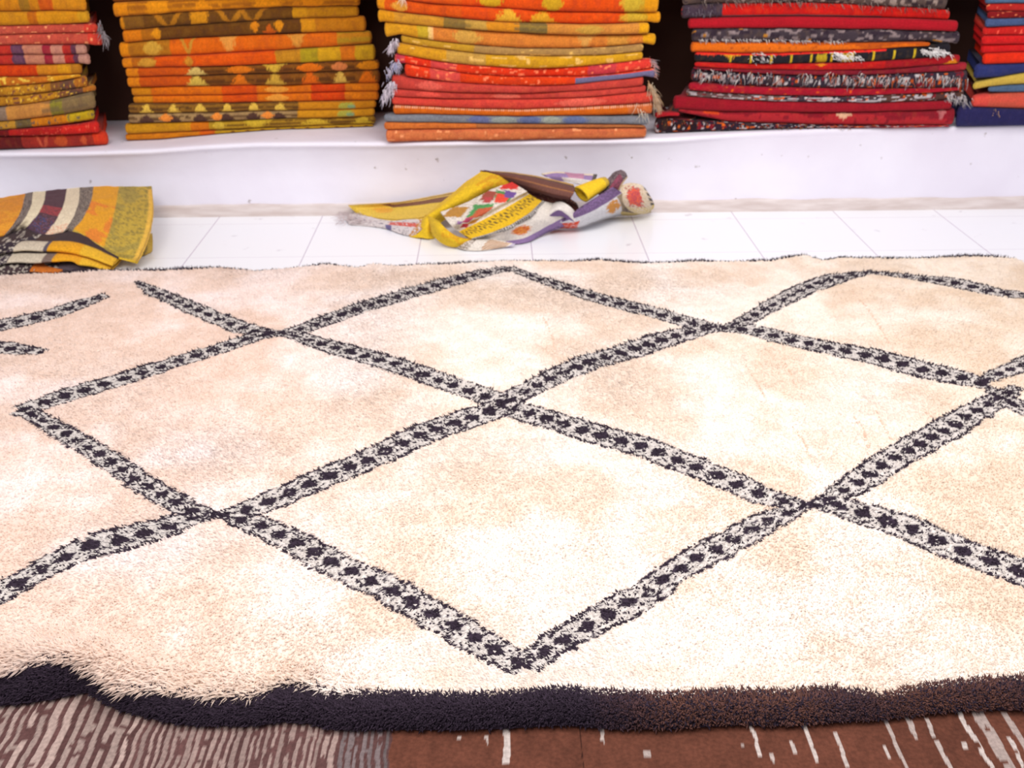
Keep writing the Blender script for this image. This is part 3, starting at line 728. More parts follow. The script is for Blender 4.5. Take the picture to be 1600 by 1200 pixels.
# ---- middle stack
S = stack_front(605, 228, 1011, 217)
kilim(S, [(203,229,201,220,199,218,603,1011)], K([(1,C(222,116,70))], lines=[(0,1,C(206,122,70),3,.6,.4)], nf=18, specks=[(C(230,150,100),.82,50,3)]),
      'faded salmon orange folded kilim, bottom of the middle stack', G[2])
kilim(S, [(191,205,194,203,196,200,600,1008)], K([(.35,C(230,124,52)),(1,C(186,110,60))]),
      'thin orange folded kilim just above the bottom one of the middle stack', G[2])
kilim(S, [(179,193,182,196,182,198,600,1014)], K([(1,C(136,140,148))], motifs=[(.36,.05,C(92,100,150),'dia',0,1.2),(.55,.05,C(84,98,146),'dia',0,1.2),(.72,.05,C(88,104,150),'dia',0,1.2),(.45,.05,C(150,158,150),'dia',0,1),(.63,.04,C(160,166,150),'dia',0,1)], nf=14),
      'grey blue folded kilim near the bottom of the middle stack', G[2])
kilim(S, [(164,181,171,183,160,179,614,1021)], K([(.9,C(226,108,20)),(1,C(220,116,60))], edge=C(214,160,130)),
      'orange folded kilim with a stitched pale upper edge in the middle stack', G[2],
      fringes=[dict(pts=[(996,160),(1002,172),(1012,180)], n=8, length=.05, r=.0012, cols=[C(225,215,190)], spread=4)])
kilim(S, [(117,141,134,148,119,136,612,1006),(139,153,146,158,134,146,612,1010),(151,166,156,172,144,163,612,1021)], K([(1,C(214,72,60))], motifs=[(.15,.05,C(222,96,80),'dia',0,.8)],
      alt1={'motifs':[(.45,.06,C(228,110,90),'dia',0,.8),(.14,.05,C(226,84,70),'dia',0,.8)]}, alt2={'segs':[(1,C(228,72,58))],'motifs':[(.72,.1,C(230,104,84),'dia',0,.8)]}),
      'salmon red folded kilim with three folds and fringed corners in the middle stack', G[2],
      fringes=[dict(pts=[(613,128),(608,140),(602,152)], n=110, length=.026, r=.0018, cols=[C(238,228,236),C(190,180,195)], spread=10, side=-.2),
               dict(pts=[(1014,130),(1024,150),(1028,166)], n=110, length=.032, r=.0017, cols=[C(220,200,170),C(200,170,140),C(190,150,110)], spread=8, side=.35)])
kilim(S, [(84,102,107,122,91,109,616,1019),(100,119,121,136,106,123,632,1024)], K([(.04,C(206,60,80)),(.14,C(238,50,20)),(.24,C(224,74,70)),(.75,C(236,56,18)),(.86,C(214,60,70)),(1,C(236,62,50))], specks=[(C(236,120,80),.8,60,4)],
      alt1={'segs':[(.1,C(240,60,20)),(.22,C(232,80,70)),(1,C(238,66,16))],'under':(C(104,98,130), .45, .68, 1)}),
      'vivid red orange folded kilim with a blue grey lower edge in the middle stack', G[2],
      fringes=[dict(pts=[(622,96),(615,104),(608,112)], n=70, length=.022, r=.0017, cols=[C(170,170,200),C(210,200,215)], spread=9),
               dict(pts=[(1016,92),(1022,100),(1022,118)], n=60, length=.018, r=.0014, cols=[C(230,170,160),C(170,165,170)], spread=5, side=.6, down=.3)])
kilim(S, [(55,70,77,91,69,83,626,1006),(67,86,88,109,81,96,619,1005)], K([(.3,C(204,154,40)),(1,C(184,142,80))], specks=[(C(214,170,90),.8,30,3)],
      alt1={'segs':[(.2,C(226,160,30)),(.36,C(208,160,70)),(1,C(228,168,28))]}),
      'mustard folded kilim with a tan upper fold in the middle stack', G[2],
      fringes=[dict(pts=[(620,60),(614,68),(610,78)], n=60, length=.026, r=.0018, cols=[C(238,228,236),C(180,165,175)], spread=6, side=-.15)])
kilim(S, [(15,36,36,53,36,53,590,1015),(34,58,52,78,54,71,600,1026)], K([(.06,C(232,156,20)),(.24,C(214,150,44)),(.32,C(150,118,54)),(.4,C(206,160,70)),(.52,C(226,146,30)),(.62,C(150,122,56)),(.96,C(224,146,58)),(1,C(240,170,20))], lines=[(.26,.34,C(110,90,50),9,.2,.6),(.5,.62,C(100,84,50),9,.2,.7)], motifs=[(.78,.05,C(190,150,60),'dia',0,.9)],
      alt1={'segs':[(.12,C(230,162,30)),(.17,C(206,170,40)),(.95,C(230,136,52)),(1,C(242,172,20))],'lines':[(.16,.18,C(240,200,130),2,-.9,.6)],'motifs':[(.30,.055,C(204,160,70),'dia',0,1),(.74,.04,C(214,160,80),'tru',0,.8),(.86,.04,C(210,150,60),'box',0,.8)]}),
      'peach orange folded kilim with olive lozenges and gold ends high in the middle stack', G[2])
kilim(S, [(-14,-2,-8,18,-12,22,588,1030),(-4,16,16,37,20,37,588,1034)], K([(.03,C(236,150,16)),(.3,C(230,88,14)),(.88,C(234,80,10)),(.95,C(214,160,30)),(1,C(240,160,16))], motifs=[(.4,.04,C(196,170,30),'dia',0,1.2),(.62,.04,C(196,168,30),'dia',0,1.2),(.51,.06,C(226,80,12),'dia',-.4,1),(.9,.04,C(200,170,50),'dia',0,1)],
      alt1={'motifs':[(.46,.06,C(222,180,50),'tri',0,.9),(.58,.06,C(220,172,40),'tri',0,.9),(.9,.05,C(206,170,50),'dia',0,1),(.08,.03,C(232,170,60),'dia',0,.8)]}),
      'flame orange folded kilim with olive yellow triangles at the top of the middle stack', G[2])
kilim(S, [(-34,-14,-26,-8,-30,-12,584,1030)], K([(.05,C(236,140,16)),(1,C(232,120,20))]),
      'orange folded kilim cut off by the top of the photo above the middle stack', G[2],
      fringes=[dict(pts=[(628,-6),(632,2)], n=14, length=.03, r=.0016, cols=[C(240,215,190)], spread=4)])

# ---- dark red stack
S = stack_front(1050, 209, 1490, 203)
MULTI = [(C(190,180,180), .80, 90, 5), (C(206,92,24), .84, 60, 4), (C(120,24,36), .80, 46, 4)]
WT = [C(205,198,195), C(170,160,165), C(225,218,210)]
kilim(S, [(186,210,196,209,199,206,1024,1484)], K([(.14,C(46,26,34)),(.6,C(50,34,50)),(.8,C(110,24,36)),(1,C(160,22,40))], specks=MULTI),
      'dark speckled folded kilim, bottom of the dark red stack', G[3],
      fringes=[dict(pts=[(1034,190),(1200,198),(1330,200)], n=150, length=.007, r=.0014, cols=[C(150,140,150),C(190,80,30),C(60,50,70),C(170,120,60)], spread=5)])
kilim(S, [(176,186,176,182,176,182,1024,1062)], K([(1,C(196,28,42))]),
      'short red flap jutting out at the left foot of the dark red stack', G[3])
kilim(S, [(171,196,177,199,170,202,1060,1492)], K([(1,C(150,24,40))], motifs=[(.12,.028,C(218,76,24),'box',.3,.25),(.60,.035,C(232,190,150),'dia',.4,.4),(.95,.02,C(190,110,110),'dia',.4,.5)], lines=[(0,1,C(178,40,44),2.2,.5,.6)]),
      'crimson folded kilim with a small cream fleck in the dark red stack', G[3])
kilim(S, [(150,173,161,178,158,172,1053,1487)], K([(1,C(164,20,38))], nf=14, mix=0.08),
      'plain crimson folded kilim with a lifted left corner in the dark red stack', G[3])
kilim(S, [(141,153,151,162,140,162,1074,1508)], K([(.35,C(120,92,88)),(.7,C(66,52,66)),(1,C(90,60,54))], specks=MULTI+[(C(176,168,170),.72,40,5)]),
      'thin grey patterned folded kilim between two crimson ones in the dark red stack', G[3],
      fringes=[dict(pts=[(1480,150),(1516,158)], n=50, length=.020, r=.0015, cols=WT+[C(150,145,165)], spread=9, side=.3)])
kilim(S, [(129,142,139,151,137,152,1076,1500)], K([(1,C(178,16,42))], specks=[(C(206,80,24),.9,50,3)]),
      'narrow ruby red folded kilim under the tufted one in the dark red stack', G[3])
kilim(S, [(108,132,118,142,110,140,1082,1512)], K([(1,C(56,44,58))], specks=MULTI),
      'dark folded kilim with shaggy white and orange tufts in the dark red stack', G[3],
      fringes=[dict(pts=[(x_, 112+ (x_-1090)*.022), (x_+22, 120+(x_-1090)*.022)], n=26, length=.024, r=.0016, cols=WT+[C(205,90,30),C(110,100,110)], spread=9, side=-.3) for x_ in (1088,1112,1136,1168,1200,1250,1290,1318,1345,1372,1400,1438,1470,1490)])
kilim(S, [(104,112,110,121,98,120,1084,1511)], K([(.9,C(138,26,44)),(1,C(170,34,50))], nf=10),
      'dull wine red folded kilim above the tufted one in the dark red stack', G[3])
kilim(S, [(97,109,99,112,86,106,1085,1500)], K([(.2,C(206,26,26)),(.72,C(204,24,24)),(1,C(170,18,30))], motifs=[(.48,.02,C(226,140,20),'dia',.5,.5),(.97,.03,C(236,150,20),'dia',-.5,.6)]),
      'bright red folded kilim below the black and white one in the dark red stack', G[3])
kilim(S, [(82,99,81,101,68,92,1086,1486)], K([(1,C(34,30,38))], motifs=[(.14,.09,C(236,160,30),'tru',.5,.5),(.05,.03,C(226,70,30),'box',.6,.4),(.5,.02,C(200,170,30),'box',-.3,.6),(.6,.02,C(200,170,30),'box',-.3,.6)], rep=[(0,.75,9,.5,C(222,44,34),'box',.75,.35),(.1,.9,10,.06,C(190,160,30),'box',-.3,.7)]),
      'black folded kilim with red yellow edging and white tufts in the dark red stack', G[3],
      fringes=[dict(pts=[(x_, y_), (x_+x2, y_+2)], n=90, length=.018, r=.002, cols=[C(250,248,244),C(235,230,228)], spread=8, side=.5, down=.25) for x_, y_, x2 in ((1172,88,34),(1298,86,44),(1440,80,40))])
kilim(S, [(66,86,67,84,66,78,1080,1452)], K([(1,C(208,92,16))], nf=12, lines=[(0,1,C(226,112,18),2.0,.6,.6)]),
      'burnt orange folded kilim in the dark red stack', G[3])
kilim(S, [(45,68,45,68,50,72,1082,1502)], K([(1,C(70,58,66))], specks=[(C(128,112,112),.68,60,5),(C(176,116,30),.88,22,3),(C(46,34,44),.7,40,4)]),
      'grey brown fuzzy folded kilim edged with white stitches in the dark red stack', G[3],
      fringes=[dict(pts=[(1090,62),(1200,62),(1320,65)], n=150, length=.012, r=.0016, cols=WT, spread=2.5, side=.5)])
kilim(S, [(29,47,27,45,33,52,1076,1498)], K([(1,C(184,20,36))], nf=12, mix=0.05),
      'smooth crimson folded kilim below the bright red one high in the dark red stack', G[3])
kilim(S, [(9,30,6,28,17,36,1066,1487)], K([(.15,C(72,56,70)),(1,C(218,26,20))], under=(C(110,66,70),-.45,.15,.75), specks=[]),
      'bright red folded kilim with a dark left end high in the dark red stack', G[3],
      fringes=[dict(pts=[(1072,14),(1100,20),(1125,18)], n=40, length=.014, r=.0014, cols=[C(130,118,128),C(90,78,90)], spread=8)])
kilim(S, [(-22,10,-22,7,-20,18,1068,1484)], K([(1,C(96,78,72))], specks=[(C(146,128,118),.66,70,5),(C(50,38,42),.72,40,4)]),
      'grey brown shaggy folded kilim at the top edge of the dark red stack', G[3],
      fringes=[dict(pts=[(1090,2),(1250,2),(1480,14)], n=230, length=.016, r=.0014, cols=[C(150,135,125),C(110,92,88),C(80,62,60)], spread=9, side=.4)])

# ---- rightmost stack
S = stack_front(1500, 204, 1720, 202)
XR = 1760
kilim(S, [(166,206,172,204,172,204,1496,XR)], K(mix=0.12, segs=[(1,C(44,42,92))], nf=9, lines=[(0,1,C(34,30,72),3,.6,.5)]),
      'navy blue folded kilim, bottom of the rightmost stack', G[4],
      fringes=[dict(pts=[(1552,172),(1562,176)], n=10, length=.016, r=.0012, cols=[C(226,180,120)], spread=4)])
kilim(S, [(150,168,142,174,142,174,1520,XR)], K(mix=0.12, segs=[(.1,C(232,80,70)),(1,C(218,92,70))], lines=[(0,1,C(206,76,60),5,.4,.6)]),
      'salmon folded kilim above the navy one in the rightmost stack', G[4])
kilim(S, [(136,144,130,145,128,145,1545,XR)], K(mix=0.12, segs=[(1,C(84,108,138))]),
      'slate blue folded kilim below the yellow one in the rightmost stack', G[4])
kilim(S, [(130,150,110,132,112,132,1521,XR)], K(mix=0.12, segs=[(1,C(214,182,80))], nf=7, lines=[(0,1,C(190,156,60),2.5,.5,.5)]),
      'pale yellow folded kilim bending down at its left end in the rightmost stack', G[4])
kilim(S, [(101,122,99,118,99,116,1524,XR)], K(mix=0.12, segs=[(1,C(46,54,112))], nf=8),
      'dark blue folded kilim above the yellow one in the rightmost stack', G[4])
kilim(S, [(84,102,82,100,82,100,1537,XR)], K(mix=0.12, segs=[(1,C(242,48,16))]),
      'fiery orange red folded kilim above the dark blue one in the rightmost stack', G[4])
kilim(S, [(56,72,55,70,54,70,1535,XR),(70,86,69,84,69,84,1536,XR)], K(mix=0.12, segs=[(1,C(226,28,30))]),
      'scarlet folded kilim with two folds in the rightmost stack', G[4])
kilim(S, [(43,58,39,56,38,56,1538,XR)], K(mix=0.12, segs=[(1,C(214,34,30))], specks=[(C(236,90,70),.86,50,3)]),
      'red folded kilim below the upper blue one in the rightmost stack', G[4])
kilim(S, [(30,43,27,41,27,40,1541,XR)], K(mix=0.12, segs=[(1,C(76,96,140))]),
      'upper steel blue folded kilim between two red ones in the rightmost stack', G[4])
kilim(S, [(6,20,5,19,4,18,1543,XR),(18,31,18,29,17,28,1544,XR)], K(mix=0.12, segs=[(1,C(196,40,34))], alt1={'segs':[(1,C(142,20,24))]}, specks=[(C(226,120,80),.9,30,3)]),
      'brick red folded kilim with a darker lower fold in the rightmost stack', G[4])
kilim(S, [(-20,7,-20,6,-20,5,1542,XR)], K(mix=0.12, segs=[(1,C(90,124,160))]),
      'light blue folded kilim at the top edge of the rightmost stack', G[4])

# ------------------------------------------------------------------ crumpled kilims on the floor
def cr_up(P, m):
    """Catmull-Rom interpolation along the first axis"""
    n = len(P); t = np.linspace(0, n-1, (n-1)*m+1); k = np.minimum(t.astype(int), n-2); f = t-k
    g = lambda i: P[np.clip(i, 0, n-1)]
    p0, p1, p2, p3 = g(k-1), g(k), g(k+1), g(k+2)
    p0 = np.where((k == 0)[:, None, None], 2*p1-p2, p0); p3 = np.where((k == n-2)[:, None, None], 2*p2-p1, p3)
    f = f[:, None, None]
    return 0.5*((2*p1)+(-p0+p2)*f+(2*p0-5*p1+4*p2-p3)*f*f+(-p0+3*p1-3*p2+p3)*f**3), t
def panel(name, rows, parent, colour, m=22, thick=0.007, seed=1, rough=0.0015):
    """cloth surface through rows of control points (px, py, height above the floor)"""
    P = []
    for r in rows:
        q = []
        for (px, py, z) in r:
            g = ground(px, py, z)
            if g[1] > YW-0.034: g = depth(px, py, YW-0.034)
            q.append(g)
        P.append(q)
    P = np.array(P)
    A, tv = cr_up(P, m); A2, tu = cr_up(A.transpose(1, 0, 2), m); A2 = A2.transpose(1, 0, 2)
    nr, nc = A2.shape[:2]
    V = np.repeat(tv[:, None], nc, 1); U = np.repeat(tu[None], nr, 0)     # in units of control rows / columns
    A2 = A2.copy(); A2[..., 1] = np.minimum(A2[..., 1], YW-0.026)
    du = np.gradient(A2, axis=1); dv = np.gradient(A2, axis=0); N = np.cross(du, dv); N /= np.linalg.norm(N, axis=2, keepdims=True)+1e-9
    s = np.sign(np.sum(N*(np.array([0, 0, HC])-A2), axis=2).mean()); N = N*s
    A2 = A2+N*((fbm(A2[..., 0]*30, A2[..., 2]*60+A2[..., 1]*30, seed, 2)-0.5)*2*rough)[..., None]
    B2 = A2-N*thick
    A2[..., 2] = np.maximum(A2[..., 2], 0.006); B2[..., 2] = np.maximum(B2[..., 2], 0.001)
    col = colour(U, V, U/(len(rows[0])-1), V/(len(rows)-1))
    col = col*(0.79+0.20*vnoise(U*90, V*90, seed))[..., None]+0.008
    n = nr*nc; f = [grid_faces(nr, nc, flip=(s > 0)), grid_faces(nr, nc, n, flip=(s < 0))]
    b = np.concatenate([np.arange(nc), np.arange(nc-1, n, nc), np.arange(n-1, n-nc-1, -1), np.arange(n-nc, -1, -nc)])
    c = np.roll(b, -1); q = np.stack([b, c, c+n, b+n], 1); q = q[(b != c)]
    f.append(q)
    cc = np.concatenate([col.reshape(-1, 3), col.reshape(-1, 3)*1.0])
    return mesh(name, np.concatenate([A2.reshape(-1, 3), B2.reshape(-1, 3)]), np.concatenate(f), cc, M_KILIM, parent)
def fill(U, c): a = np.empty(U.shape+(3,)); a[:] = c; return a
def put(a, m, c): a[m] = c; return a
HY, HP, HW, HB, HM = C(226, 186, 30), C(142, 112, 156), C(226, 216, 204), C(178, 116, 40), C(92, 56, 56)

def crumpled():
    b = ground(780, 360, 0.0)
    root = tag(empty('crumpled_kilim', b), 'crumpled yellow, white and purple patterned kilim heaped on the tiles against the bench', 'rug')
    def c_tail(U, V, u, v):
        a = fill(U, C(224, 188, 70)); n = fbm(U*2, V*2, 4)
        put(a, (np.hypot((u-.3)*3, (v-.55)*2) < .35) & (n > .35), C(226, 168, 60))
        lim = np.clip((u-.28)*3.0, 0, .42); put(a, (v < lim) & (v > .05), C(122, 82, 62)); put(a, (v < .05) | ((v < .16) & (v > .10) & (u > .4)), C(206, 172, 90))
        return a
    panel('tail_flap', [[(544,321,.02),(600,318,.03),(650,311,.05),(712,299,.09)], [(549,326,.02),(602,327,.03),(650,323,.05),(705,316,.09)], [(558,335,.012),(604,342,.03),(650,341,.05),(690,332,.08)]], root, c_tail, seed=3)
    def c_skirt(U, V, u, v):
        a = fill(U, C(214, 204, 202)); n = vnoise(U*26, V*14, 7)
        put(a, n > .8, C(130, 120, 130)); put(a, (u > .42) & (u < .85) & (v > .25) & (v < .5) & (n > .2), C(206, 96, 84)); put(a, (u > .82) & (n > .45), C(190, 130, 60)); put(a, (u > .38) & (u < .46) & (v > .5), C(110, 100, 140))
        return a
    panel('white_hem', [[(548,334,.012),(600,341,.025),(640,341,.045),(668,342,.05)], [(541,342,.008),(595,350,.015),(635,354,.03),(660,356,.04)], [(545,352,.0),(597,358,.0),(628,368,.0),(645,371,.0)]], root, c_skirt, seed=5)
    def c_yel(U, V, u, v):
        a = fill(U, HY); n = fbm(U*4, V*4, 9); a = a*(0.9+0.2*n)[..., None]
        put(a, (V < 1.2) & (u > .45) & (n > .45), C(216, 160, 24)); return a
    panel('yellow_fold', [[(752,268,.20),(765,270,.20),(782,275,.19),(800,283,.17)], [(728,284,.17),(742,284,.185),(758,290,.18),(772,298,.15)], [(703,305,.125),(715,303,.145),(730,308,.14),(742,318,.11)], [(678,326,.08),(690,322,.105),(704,325,.10),(716,333,.07)],
          [(660,343,.05),(669,337,.075),(680,339,.07),(690,347,.04)], [(650,360,.02),(660,353,.045),(668,355,.045),(676,362,.02)], [(640,371,.0),(655,371,.008),(668,373,.006),(680,374,.0)]], root, c_yel, seed=8)
    panel('yellow_loop', [[(664,336,.07),(682,344,.085),(698,358,.07),(716,370,.05),(742,375,.03)], [(663,343,.05),(678,353,.065),(692,368,.05),(712,379,.03),(738,380,.02)], [(668,352,.02),(676,366,.03),(688,379,.015),(706,386,.006),(728,387,.003)]], root, c_yel, seed=9)
    def c_mid(U, V, u, v):
        a = fill(U, HW)
        f = V < 2; n = vnoise(U*40, V*40, 3)
        put(a, f & (n > .72), C(180, 170, 150))
        def dm(cu, cv, ru, rv, c, nn=.3):
            put(a, (np.abs(U-cu)/ru+np.abs(V-cv)/rv+(vnoise(U*60, V*60, 11)-.5)*nn) < 1, c)
        dm(.45, .35, .5, .42, C(186, 134, 56)); dm(1.15, .95, .55, .62, C(80, 150, 84)); dm(1.15, 1.12, .50, .42, C(192, 92, 58))
        dm(.62, 1.25, .24, .3, C(176, 70, 100)); dm(.42, 1.7, .24, .3, C(200, 60, 76)); dm(.3, 1.2, .14, .2, C(150, 110, 160)); dm(.8, 1.7, .3, .25, C(190, 130, 50))
        dm(1.75, .25, .35, .36, C(160, 76, 60)); dm(2.15, .75, .42, .60, C(86, 140, 80)); dm(2.05, .8, .34, .46, C(226, 74, 52)); dm(2.4, .78, .26, .42, C(112, 78, 150))
        dm(2.8, .18, .5, .45, C(212, 52, 44)); dm(1.6, .45, .2, .25, C(186, 70, 70))
        y = (V >= 2) & (V < 3); put(a, y, C(222, 178, 26)); ch = np.abs(((U*7) % 1)-.5)*.8+.15
        put(a, y & (np.abs(V-2-ch) < .08) & (n > .15), C(96, 76, 36))
        h = (V >= 2.95) & (V < 4); put(a, h, C(205, 198, 190)); put(a, h & (((np.floor(U*22+V*4)+np.floor(V*5)) % 2) == 0), C(72, 64, 62))
        wmask = (V >= 4) & (V < 6); put(a, wmask, C(228, 219, 208))
        st = wmask & (np.hypot((U-1.05)/.32, (V-5.05)/.55)+(vnoise(U*30, V*30, 2)-.5)*.6 < 1); put(a, st, C(224, 140, 56)); put(a, st & (vnoise(U*18, V*18, 6) > .6), C(206, 80, 40))
        p = V >= 6; put(a, p, C(146, 118, 164)); put(a, p & (V > 6.7) & (n > .5), C(86, 70, 100))
        return a
    panel('patterned_drape', [[(688,331,.10),(730,316,.13),(768,296,.165),(800,284,.18)], [(703,350,.08),(745,334,.12),(786,314,.15),(822,298,.165)], [(717,362,.05),(750,346,.09),(792,324,.125),(827,303,.145)], [(738,373,.04),(780,360,.07),(821,341,.105),(848,315,.13)],
          [(756,371,.035),(798,355,.08),(830,335,.11),(852,315,.125)], [(766,375,.03),(812,360,.06),(848,342,.085),(880,323,.10)], [(786,378,.02),(822,371,.025),(858,352,.05),(893,335,.08)], [(790,386,.0),(826,380,.0),(853,365,.01),(884,353,.03)]], root, c_mid, m=26, seed=12)
    def c_front(U, V, u, v):
        a = fill(U, HW); put(a, (u < .35) & (vnoise(U*24, V*24, 3) > .5), C(120, 100, 84))
        z = (u > .55) & (u < .92); put(a, z & (np.abs(((V*2.2+U*5.5) % 1)-.5) < .26) & (np.abs(V-1) < .9), HB); put(a, u > .95, C(190, 180, 200)); return a
    panel('front_corner', [[(724,373,.03),(748,371,.035),(776,375,.03),(806,381,.015)], [(712,380,.02),(738,379,.03),(768,382,.022),(800,385,.008)], [(704,386,.0),(728,393,.0),(760,393,.0),(792,387,.0)]], root, c_front, seed=14)
    def c_ridge(U, V, u, v):
        a = fill(U, C(108, 68, 58)); put(a, V < .38, C(196, 156, 84)); put(a, (V > .38) & (V < .55), C(70, 44, 38)); put(a, (V > 2.1), C(86, 40, 34)); put(a, (V > 1.35) & (V < 1.5), C(150, 98, 60)); return a
    panel('brown_ridge', [[(750,266,.20),(800,269,.195),(850,277,.185),(896,288,.165)], [(756,268,.20),(802,274,.20),(850,284,.195),(898,296,.175)], [(768,276,.175),(812,287,.175),(852,299,.17),(893,308,.155)], [(780,284,.15),(818,296,.15),(856,306,.145),(890,314,.13)]], root, c_ridge, seed=16)
    def c_dark(U, V, u, v):
        a = fill(U, C(78, 34, 34)); n = vnoise(U*26, V*30, 5); put(a, n > .62, C(120, 70, 56)); put(a, n > .86, C(196, 150, 120)); return a
    panel('inner_fold', [[(788,286,.14),(826,298,.14),(862,308,.135),(892,314,.13)], [(800,296,.13),(836,308,.12),(872,316,.115),(902,322,.10)], [(812,306,.12),(846,315,.11),(880,324,.10),(908,336,.06)]], root, c_dark, seed=18)
    def c_back(U, V, u, v):
        a = fill(U, C(150, 126, 172)); put(a, v < .2, C(226, 210, 184)); put(a, (u > .45) & (u < .75), C(186, 134, 160)); put(a, (v > .62) & (u > .3), C(214, 208, 206)); put(a, u > .93, C(90, 84, 80)); return a
    panel('back_corner', [[(846,271,.185),(870,268,.195),(905,271,.19),(933,272,.19)], [(855,276,.18),(878,275,.19),(906,277,.185),(930,280,.18)], [(866,282,.17),(884,284,.17),(904,287,.165),(926,292,.155)]], root, c_back, seed=20)
    # rolled yellow end: a hollow tapering tube
    A, B = ground(946, 284, .178), ground(908, 304, .15); A[1] = min(A[1], YW-0.06)
    T = B-A; Ln = np.linalg.norm(T); T /= Ln; s1 = np.cross(T, [0, 0, 1.]); s1 /= np.linalg.norm(s1); s2 = np.cross(s1, T)
    na, nl = 40, 24; V_ = []; Cc = []
    for i in range(nl):
        t = i/(nl-1); r = 0.012+0.018*t**0.7
        for j in range(na):
            ph = 2*math.pi*j/(na-1)*1.12; rr = r*(1-0.16*j/(na-1))
            V_.append(A+T*Ln*t*(1+0.05*math.sin(ph))+(s1*math.cos(ph)*1.05+s2*math.sin(ph)*0.85)*rr); Cc.append(C(226,188,40) if 3 < i else C(190,160,60))
    o = mesh('rolled_end', V_, grid_faces(nl, na), np.array(Cc), M_KILIM, root)
    md = o.modifiers.new('thickness', 'SOLIDIFY'); md.thickness = 0.008; md.offset = -1
    def c_r(U, V, u, v):
        a = fill(U, C(124, 96, 140)); n = vnoise(U*26, V*22, 5); put(a, (V < 1.0) & (n > .72), C(84, 66, 92)); put(a, V > 1.15, C(216, 214, 216))
        put(a, (V > 1.6) & (u < .34) & (n > .15), C(216, 78, 48)); put(a, (np.hypot((u-.80)/.09, (v-.62)/.22)+(vnoise(U*16, V*12, 6)-.5)*.9 < .9), C(208, 142, 62)); put(a, (u > .9) & (v > .4), C(150, 130, 104)); return a
    panel('purple_drape', [[(888,338,.08),(912,322,.12),(938,305,.15),(960,294,.165)], [(880,346,.06),(912,334,.09),(942,318,.12),(970,300,.14)], [(866,351,.035),(902,351,.04),(944,334,.07),(980,312,.10)], [(858,358,.0),(902,357,.0),(942,345,.0),(986,332,.02)]], root, c_r, seed=22)
    def c_curl(U, V, u, v):
        a = fill(U, C(232, 224, 216)); put(a, V > 1.25, C(120, 92, 140)); return a
    panel('white_curl', [[(850,328,.09),(872,315,.125),(890,322,.12),(908,342,.06)], [(852,338,.085),(871,326,.12),(886,333,.10),(902,348,.05)], [(862,346,.055),(874,338,.08),(884,342,.07),(896,351,.04)]], root, c_curl, seed=23)
    def c_k(U, V, u, v):
        a = fill(U, C(96, 82, 88)); n = vnoise(U*16, V*18, 5); put(a, n > .6, C(150, 130, 130)); put(a, (n < .3), C(60, 44, 60)); put(a, (np.abs(u-.5) < .22) & (v > .4) & (n > .3), C(150, 74, 94)); put(a, v > .9, C(214, 190, 150)); return a
    panel('upright_fold', [[(934,302,.13),(946,284,.16),(958,270,.19),(970,265,.20)], [(944,306,.13),(956,292,.165),(968,275,.195),(977,269,.195)], [(958,312,.10),(966,300,.13),(974,286,.16),(981,277,.17)]], root, c_k, seed=24)
    def c_e(U, V, u, v):
        a = fill(U, C(222, 206, 184)); n = vnoise(U*22, V*22, 5); put(a, n > .74, C(200, 170, 120))
        d = np.maximum(np.abs(u-.40)/.27, np.abs(v-.45)/.36); x_ = np.abs(u-.40)/.27+np.abs(v-.45)/.36; dd = np.minimum(x_, d*1.25)+(vnoise(U*9, V*9, 8)-.5)*.7; put(a, dd < .95, C(222, 96, 66)); put(a, (dd < .95) & (dd > .78), C(176, 96, 96)); put(a, (dd < .6) & (n > .55), C(168, 62, 84))
        put(a, (u > .86) & (v < .8) & (((v*5) % 1) < .6), C(92, 84, 78)); put(a, (u > .93) & (v > .7), C(214, 186, 70)); put(a, (v > .8) & (n > .5), C(206, 182, 110)); return a
    panel('starred_end', [[(970,290,.15),(984,286,.16),(1000,288,.155),(1008,294,.14)], [(970,303,.13),(988,301,.135),(1004,303,.125),(1017,308,.105)], [(974,318,.09),(990,319,.09),(1008,319,.08),(1022,319,.06)], [(984,330,.04),(997,334,.03),(1011,333,.02),(1021,326,.02)]], root, c_e, seed=26)
    def c_u(U, V, u, v):
        a = fill(U, C(136, 120, 104)); n = vnoise(U*16, V*18, 5); put(a, n > .68, C(84, 74, 74)); put(a, V > 1.1, C(206, 182, 120)); put(a, (u > .7) & (n > .5), C(206, 188, 150)); return a
    panel('under_edge', [[(950,322,.06),(972,316,.08),(994,324,.06),(1014,324,.03)], [(946,332,.03),(968,329,.045),(992,332,.03),(1016,329,.015)], [(942,342,.0),(966,339,.0),(992,338,.0),(1018,332,.0)]], root, c_u, seed=28)
    # frayed white yarn at the left tip
    n = 160; q = np.stack([RNG.uniform(528, 582, n), RNG.uniform(333, 350, n)], 1)
    base = np.array([ground(a, c, .008) for a, c in q]); base[:, 2] += RNG.random(n)*.012
    d = np.stack([RNG.normal(-.5, .5, n), RNG.normal(-.3, .5, n), RNG.normal(0.1, .2, n)], 1)
    strands('frayed_yarn', base, d, .03, .0013, np.repeat(C(212, 196, 196)[None], n, 0)*(0.8+0.3*RNG.random(n))[:, None], root, droop=.3)
    rebase(root, b)
crumpled()

